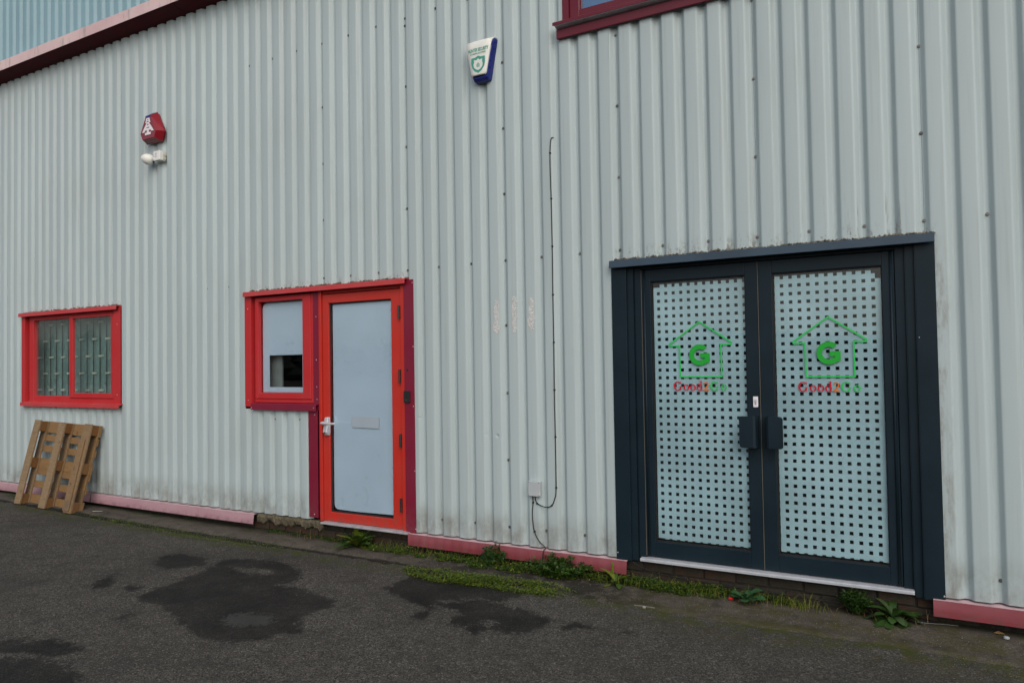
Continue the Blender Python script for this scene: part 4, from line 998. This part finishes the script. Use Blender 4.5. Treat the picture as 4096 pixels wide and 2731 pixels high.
def sprig_plant(name, label, loc, n, h, spread, leaf, mats, seed, lobes=3, per=9):
    rr = random.Random(seed); t = thing(name, label, 'weed', loc)
    for mi, mat in enumerate(mats):
        m = MB()
        for i in range(mi, n, len(mats)):
            a = rr.uniform(0, 2*math.pi); s = spread*math.sqrt(rr.random()); hh = h*rr.uniform(.45, 1)*(1-.5*(s/spread)**2)
            b = Vector((s*.4*math.cos(a), s*.35*math.sin(a), 0)); tip = Vector((s*math.cos(a), s*.55*math.sin(a), hh))
            for k in range(per):
                f = (k+1)/per; p = b.lerp(tip, f)+Vector((0, 0, .01)); p.z += .015*math.sin(f*3)
                for side in range(lobes):
                    d = Vector((rr.uniform(-1, 1), rr.uniform(-1, .6), rr.uniform(-.15, .7))).normalized(); q = leaf*rr.uniform(.6, 1.2)
                    sd_ = d.cross(Vector((0, 0, 1))).normalized()*q*.42; upv = Vector((0, 0, q*.12))
                    e = p+d*q
                    m.add([tuple(p), tuple(p+d*q*.5+sd_+upv), tuple(e), tuple(p+d*q*.5-sd_+upv)], [(0, 1, 2), (0, 2, 3)])
        m.build('foliage', mat, t, local=True)
    m = MB()
    for i in range(max(4, n//4)):
        a = rr.uniform(0, 2*math.pi); s = spread*.7*math.sqrt(rr.random()); m.tube([(0, 0, 0), (s*.5*math.cos(a), s*.3*math.sin(a), h*.4), (s*math.cos(a), s*.5*math.sin(a), h*.75)], .0015, 4)
    m.build('stem', M['leaf_dark'], t, local=True)
sprig_plant('sprig_weed', 'upright dark green weed standing against the red flashing', (7.70, -.09, SG), 30, .19, .13, .024, [M['leaf_blue'], M['leaf_mid']], 21)
sprig_plant('bushy_weed', 'widest bushy lobed-leaf weed below the short black cable', (8.30, -.10, SG), 90, .145, .31, .026, [M['leaf_dark'], M['leaf_mid'], M['leaf_mid']], 22)
sprig_plant('clover_bush', 'round bright green small-leaved weed left of the large broad-leaved one', (10.39, -.02, SG), 60, .175, .12, .018, [M['leaf_mid'], M['leaf_dark']], 23, 3, 10)
# tall flower-spike leaf near the end of the flashing
t = thing('grass_blade', 'single upright green blade in front of the flashing end', 'weed', (8.73, -.06, SG))
MB().loft([[(-.008, 0, 0), (0, -.002, 0), (.008, 0, 0)], [(-.011, -.004, .08), (0, -.006, .08), (.011, -.004, .08)], [(-.009, -.004, .13), (0, -.006, .13), (.009, -.004, .13)], [(-.002, 0, .152), (0, -.001, .153), (.002, 0, .152)]], close=False, caps=False).build('blade', M['leaf_lime'], t, local=True)

def carpet(name, poly, n, size, hmax, mats, seed, clump=.09):
    rr = np.random.RandomState(seed); P_ = np.array(poly); x0, y0 = P_.min(0); x1, y1 = P_.max(0)
    cs = []
    while len(cs) < 46:
        c = np.array([rr.uniform(x0, x1), rr.uniform(y0, y1)])
        if sdf(poly, np.array([c[0]]), np.array([c[1]]))[0] > -.005: cs.append((c, rr.uniform(.2, 1.)**1.5))
    for mi, mat in enumerate(mats):
        m = MB()
        for i in range(n//len(mats)):
            c, hh = cs[rr.randint(len(cs))]; p = c+rr.randn(2)*clump*(.25+.45*hh)*np.array([1.2, .55])
            d = sdf(poly, np.array([p[0]]), np.array([p[1]]))[0]
            if d < -.05*rr.rand(): continue
            h = hmax*hh*rr.rand()**.7*min(1, .35+max(0, d+.03)*8); z0 = SG if p[1] > -.3 else GZ+.004
            if -.5 < p[1] <= -.3: z0 = SG-.022*(-.3-p[1])/.2
            L_ = size*rr.uniform(.6, 1.3); a = rr.uniform(0, 6.283); e = rr.uniform(-.2, .7)
            dv = np.array([math.cos(a)*math.cos(e), math.sin(a)*math.cos(e), math.sin(e)]); sv = np.array([-math.sin(a), math.cos(a), 0])*L_*.4
            z0 += float(rise(p[0])); b = np.array([p[0], min(p[1], .05), z0+h]); md = b+dv*L_*.5+np.array([0, 0, L_*.12])
            m.add([b, md+sv, b+dv*L_, md-sv], [(0, 1, 2), (0, 2, 3)])
            if i % 9 == 0: m.add([(b[0]-.001, b[1], z0-.01), (b[0]+.001, b[1], z0-.01), tuple(b)], [(0, 1, 2)])
        ob = m.build(name, mat); ob['kind'] = 'stuff'
carpet('chickweed_carpet', [(6.30, -.10), (6.6, -.06), (7.1, -.02), (7.6, 0), (8.2, 0), (8.7, 0), (8.75, -.12), (8.45, -.20), (8.1, -.17), (7.7, -.20), (7.3, -.16), (6.9, -.14), (6.5, -.15)], 6500, .017, .085, [M['leaf_mid'], M['leaf_lime'], M['leaf_dark']], 31)
carpet('moss_carpet', [(7.05, -.42), (7.25, -.40), (7.6, -.40), (8.0, -.34), (8.35, -.33), (8.55, -.42), (8.45, -.56), (8.2, -.57), (7.9, -.55), (7.5, -.60), (7.2, -.55)], 7000, .015, .06, [M['leaf_lime'], M['leaf_mid'], M['leaf_lime']], 32, .10)
carpet('chickweed_carpet', [(8.80, .0), (9.3, .02), (9.7, .03), (10.0, .03), (10.02, -.03), (9.85, -.02), (9.60, -.03), (9.50, -.13), (9.1, -.14), (8.85, -.10)], 6500, .016, .08, [M['leaf_lime'], M['leaf_mid'], M['leaf_dark']], 33)
carpet('weed_patch', [(4.95, .05), (5.6, .05), (6.1, .04), (6.1, -.06), (5.6, -.04), (5.0, -.02)], 1500, .014, .03, [M['leaf_mid'], M['leaf_dark']], 34)
carpet('moss_tufts', [(2.2, -.34), (3.4, -.36), (4.6, -.38), (5.6, -.38), (5.6, -.47), (4.4, -.48), (3.2, -.46), (2.2, -.44)], 2600, .010, .008, [M['leaf_lime'], M['leaf_mid']], 35, .12)
carpet('wall_moss', [(-.6, .02), (.7, .02), (2.3, .03), (4.8, .03), (4.8, -.06), (2.4, -.05), (.6, -.2), (-.6, -.2)], 1900, .012, .014, [M['leaf_dark'], M['leaf_mid']], 36, .12)

# thin grass blades and dead stems among the weeds
def blades(name, n, mat, x0, x1, h0, h1, seed):
    rr = random.Random(seed); m = MB()
    for i in range(n):
        x = rr.uniform(x0, x1)
        if rr.random() < .6: x = x0+(x1-x0)*((math.floor(rr.random()*7)+.5+.25*rr.gauss(0, 1))/7)
        y = rr.uniform(-.13, .02); h = rr.uniform(h0, h1); a = rr.uniform(0, 6.283); d = h*rr.uniform(.2, .8); w = .0016
        p = [(x+d*t*t*math.cos(a), min(.05, y+d*t*t*math.sin(a)*.7), SG+h*t*(1-.25*t)) for t in (0, .5, 1)]
        m.loft([[(p[0][0]-w, p[0][1], p[0][2]), (p[0][0]+w, p[0][1], p[0][2])], [(p[1][0]-w*.8, p[1][1], p[1][2]), (p[1][0]+w*.8, p[1][1], p[1][2])], [(p[2][0]-.0003, p[2][1], p[2][2]), (p[2][0]+.0003, p[2][1], p[2][2])]], close=False, caps=False)
    ob = m.build(name, mat); ob['kind'] = 'stuff'
blades('thin_grass', 420, M['leaf_lime'], 6.3, 10.3, .04, .13, 41)
blades('dead_stems', 170, M['leaf_dry'], 5.2, 10.8, .03, .12, 42)

# loose chippings
m = MB()
def chip(x, y, z, s):
    vs = [(x+s*a*rnd.uniform(.6, 1.3), y+s*b*rnd.uniform(.6, 1.3), z+s*c*rnd.uniform(.4, .8)) for a, b, c in ((1, 0, 0), (-1, 0, 0), (0, 1, 0), (0, -1, 0), (0, 0, 1), (0, 0, -1))]
    m.add(vs, [(0, 2, 4), (2, 1, 4), (1, 3, 4), (3, 0, 4), (2, 0, 5), (1, 2, 5), (3, 1, 5), (0, 3, 5)])
for i in range(1500): chip(rnd.uniform(4.3, 11.8), rnd.uniform(-.42, .05), SG+.001-.02*rnd.random()**4, rnd.uniform(.0012, .0036))
for i in range(350):
    chip(rnd.uniform(4, 11.8), -.45-2.4*rnd.random()**1.6, GZ+.003, rnd.uniform(.0012, .0035))
gr = m.build('loose_gravel', plain('pale_chippings', (.20, .185, .16), .85, var=.5, vscale=30)); gr['kind'] = 'stuff'

# litter
def tag(o, label, cat): o['label'] = label; o['category'] = cat; return o
def pebble(name, loc, s, mat, label, cat, flat_=.6, seed=1):
    rr = random.Random(seed); bm = bmesh.new(); bmesh.ops.create_icosphere(bm, subdivisions=2, radius=1)
    for v in bm.verts: v.co = Vector((v.co.x*s[0], v.co.y*s[1], v.co.z*s[2]))*rr.uniform(.85, 1.1)
    me = bpy.data.meshes.new(name); bm.to_mesh(me); bm.free(); me.materials.append(mat)
    ob = bpy.data.objects.new(name, me); COL.objects.link(ob); ob.location = loc; return tag(ob, label, cat)
pebble('pebble', (9.117, -.449, GZ+.006), (.013, .010, .009), plain('pale_stone', (.24, .25, .25), .7), 'pale pebble touching a thin stick in front of the double doors', 'pebble')
pebble('red_petal', (9.615, -.105, SG+.012), (.016, .010, .012), plain('bright_red_plastic', (.72, .012, .012), .4), 'bright red scrap beside the flat broad-leaved weed', 'litter', seed=4)
pebble('white_scrap', (11.20, -.10, SG+.010), (.017, .013, .012), plain('white_scrap', (.27, .30, .31), .6), 'whitish scrap on the grit at the far right', 'litter', seed=5)
o2_ = MB().add([(11.14, -.03, SG+.006), (11.175, -.045, SG+.010), (11.20, -.02, SG+.006), (11.165, -.0, SG+.014), (11.168, -.024, SG+.002)], [(0, 1, 4), (1, 2, 4), (2, 3, 4), (3, 0, 4)]).build('fallen_leaf', M['leaf_dry']); tag(o2_, 'curled orange fallen leaf by the right flashing', 'leaf')
tag(MB().tube([(9.045, -.445, GZ+.008), (9.11, -.438, GZ+.009), (9.19, -.436, GZ+.007)], .0035, 6).build('stick', plain('grey_twig', (.16, .15, .14), .8)), 'thin grey stick lying on the ground in front of the double doors', 'stick')
tag(MB().add([(2.36, -.235, SG+.022), (2.40, -.26, SG+.024), (2.52, -.21, SG+.028), (2.46, -.19, SG+.022)], [(0, 1, 2, 3)]).build('paper_scrap', M['print_white']), 'narrow white paper scrap right of the pallet', 'litter')
tag(MB().tube(pts_catmull([(10.74, -.02, SG+.006), (10.80, -.012, SG+.004), (10.88, .01, SG+.004), (10.96, .02, SG+.004)], 5), .0016, 6).build('string', plain('pale_string', (.19, .21, .21), .8)), 'pale piece of string under the right end of the doors', 'string')
tag(MB().tube(pts_catmull([(8.86, .01, .0), (8.93, .025, -.04), (9.05, .032, -.07), (9.35, .034, -.088), (9.8, .034, -.10), (10.3, .034, -.105), (10.9, .034, -.105)], 6), .0028, 6).build('wire', M['cable'], smooth=True), 'thin dark wire sagging along the bricks under the double doors', 'wire')

# ------------------------------------------------------------------ far tree belt across the yard (seen only as a reflection in the panes)
m = MB(); rr = random.Random(3)
for i in range(1500):
    a = rr.uniform(R(150), R(395)); d = rr.uniform(75, 95); h = 4.3*rr.random()**.7*(1+.10*math.sin(a*9)); c = Vector((6+d*math.cos(a), -d*abs(math.sin(a))-8, h-.3)); s = rr.uniform(1., 2.2)
    vs = [(c.x+s*x*rr.uniform(.6, 1.2), c.y+s*y_*rr.uniform(.6, 1.2), c.z+s*z*rr.uniform(.5, 1.)) for x, y_, z in ((1, 0, 0), (-1, 0, 0), (0, 1, 0), (0, -1, 0), (0, 0, 1), (0, 0, -1))]
    m.add(vs, [(0, 2, 4), (2, 1, 4), (1, 3, 4), (3, 0, 4), (2, 0, 5), (1, 2, 5), (3, 1, 5), (0, 3, 5)])
fb = m.build('tree_belt', M['wood_far']); fb['kind'] = 'stuff'
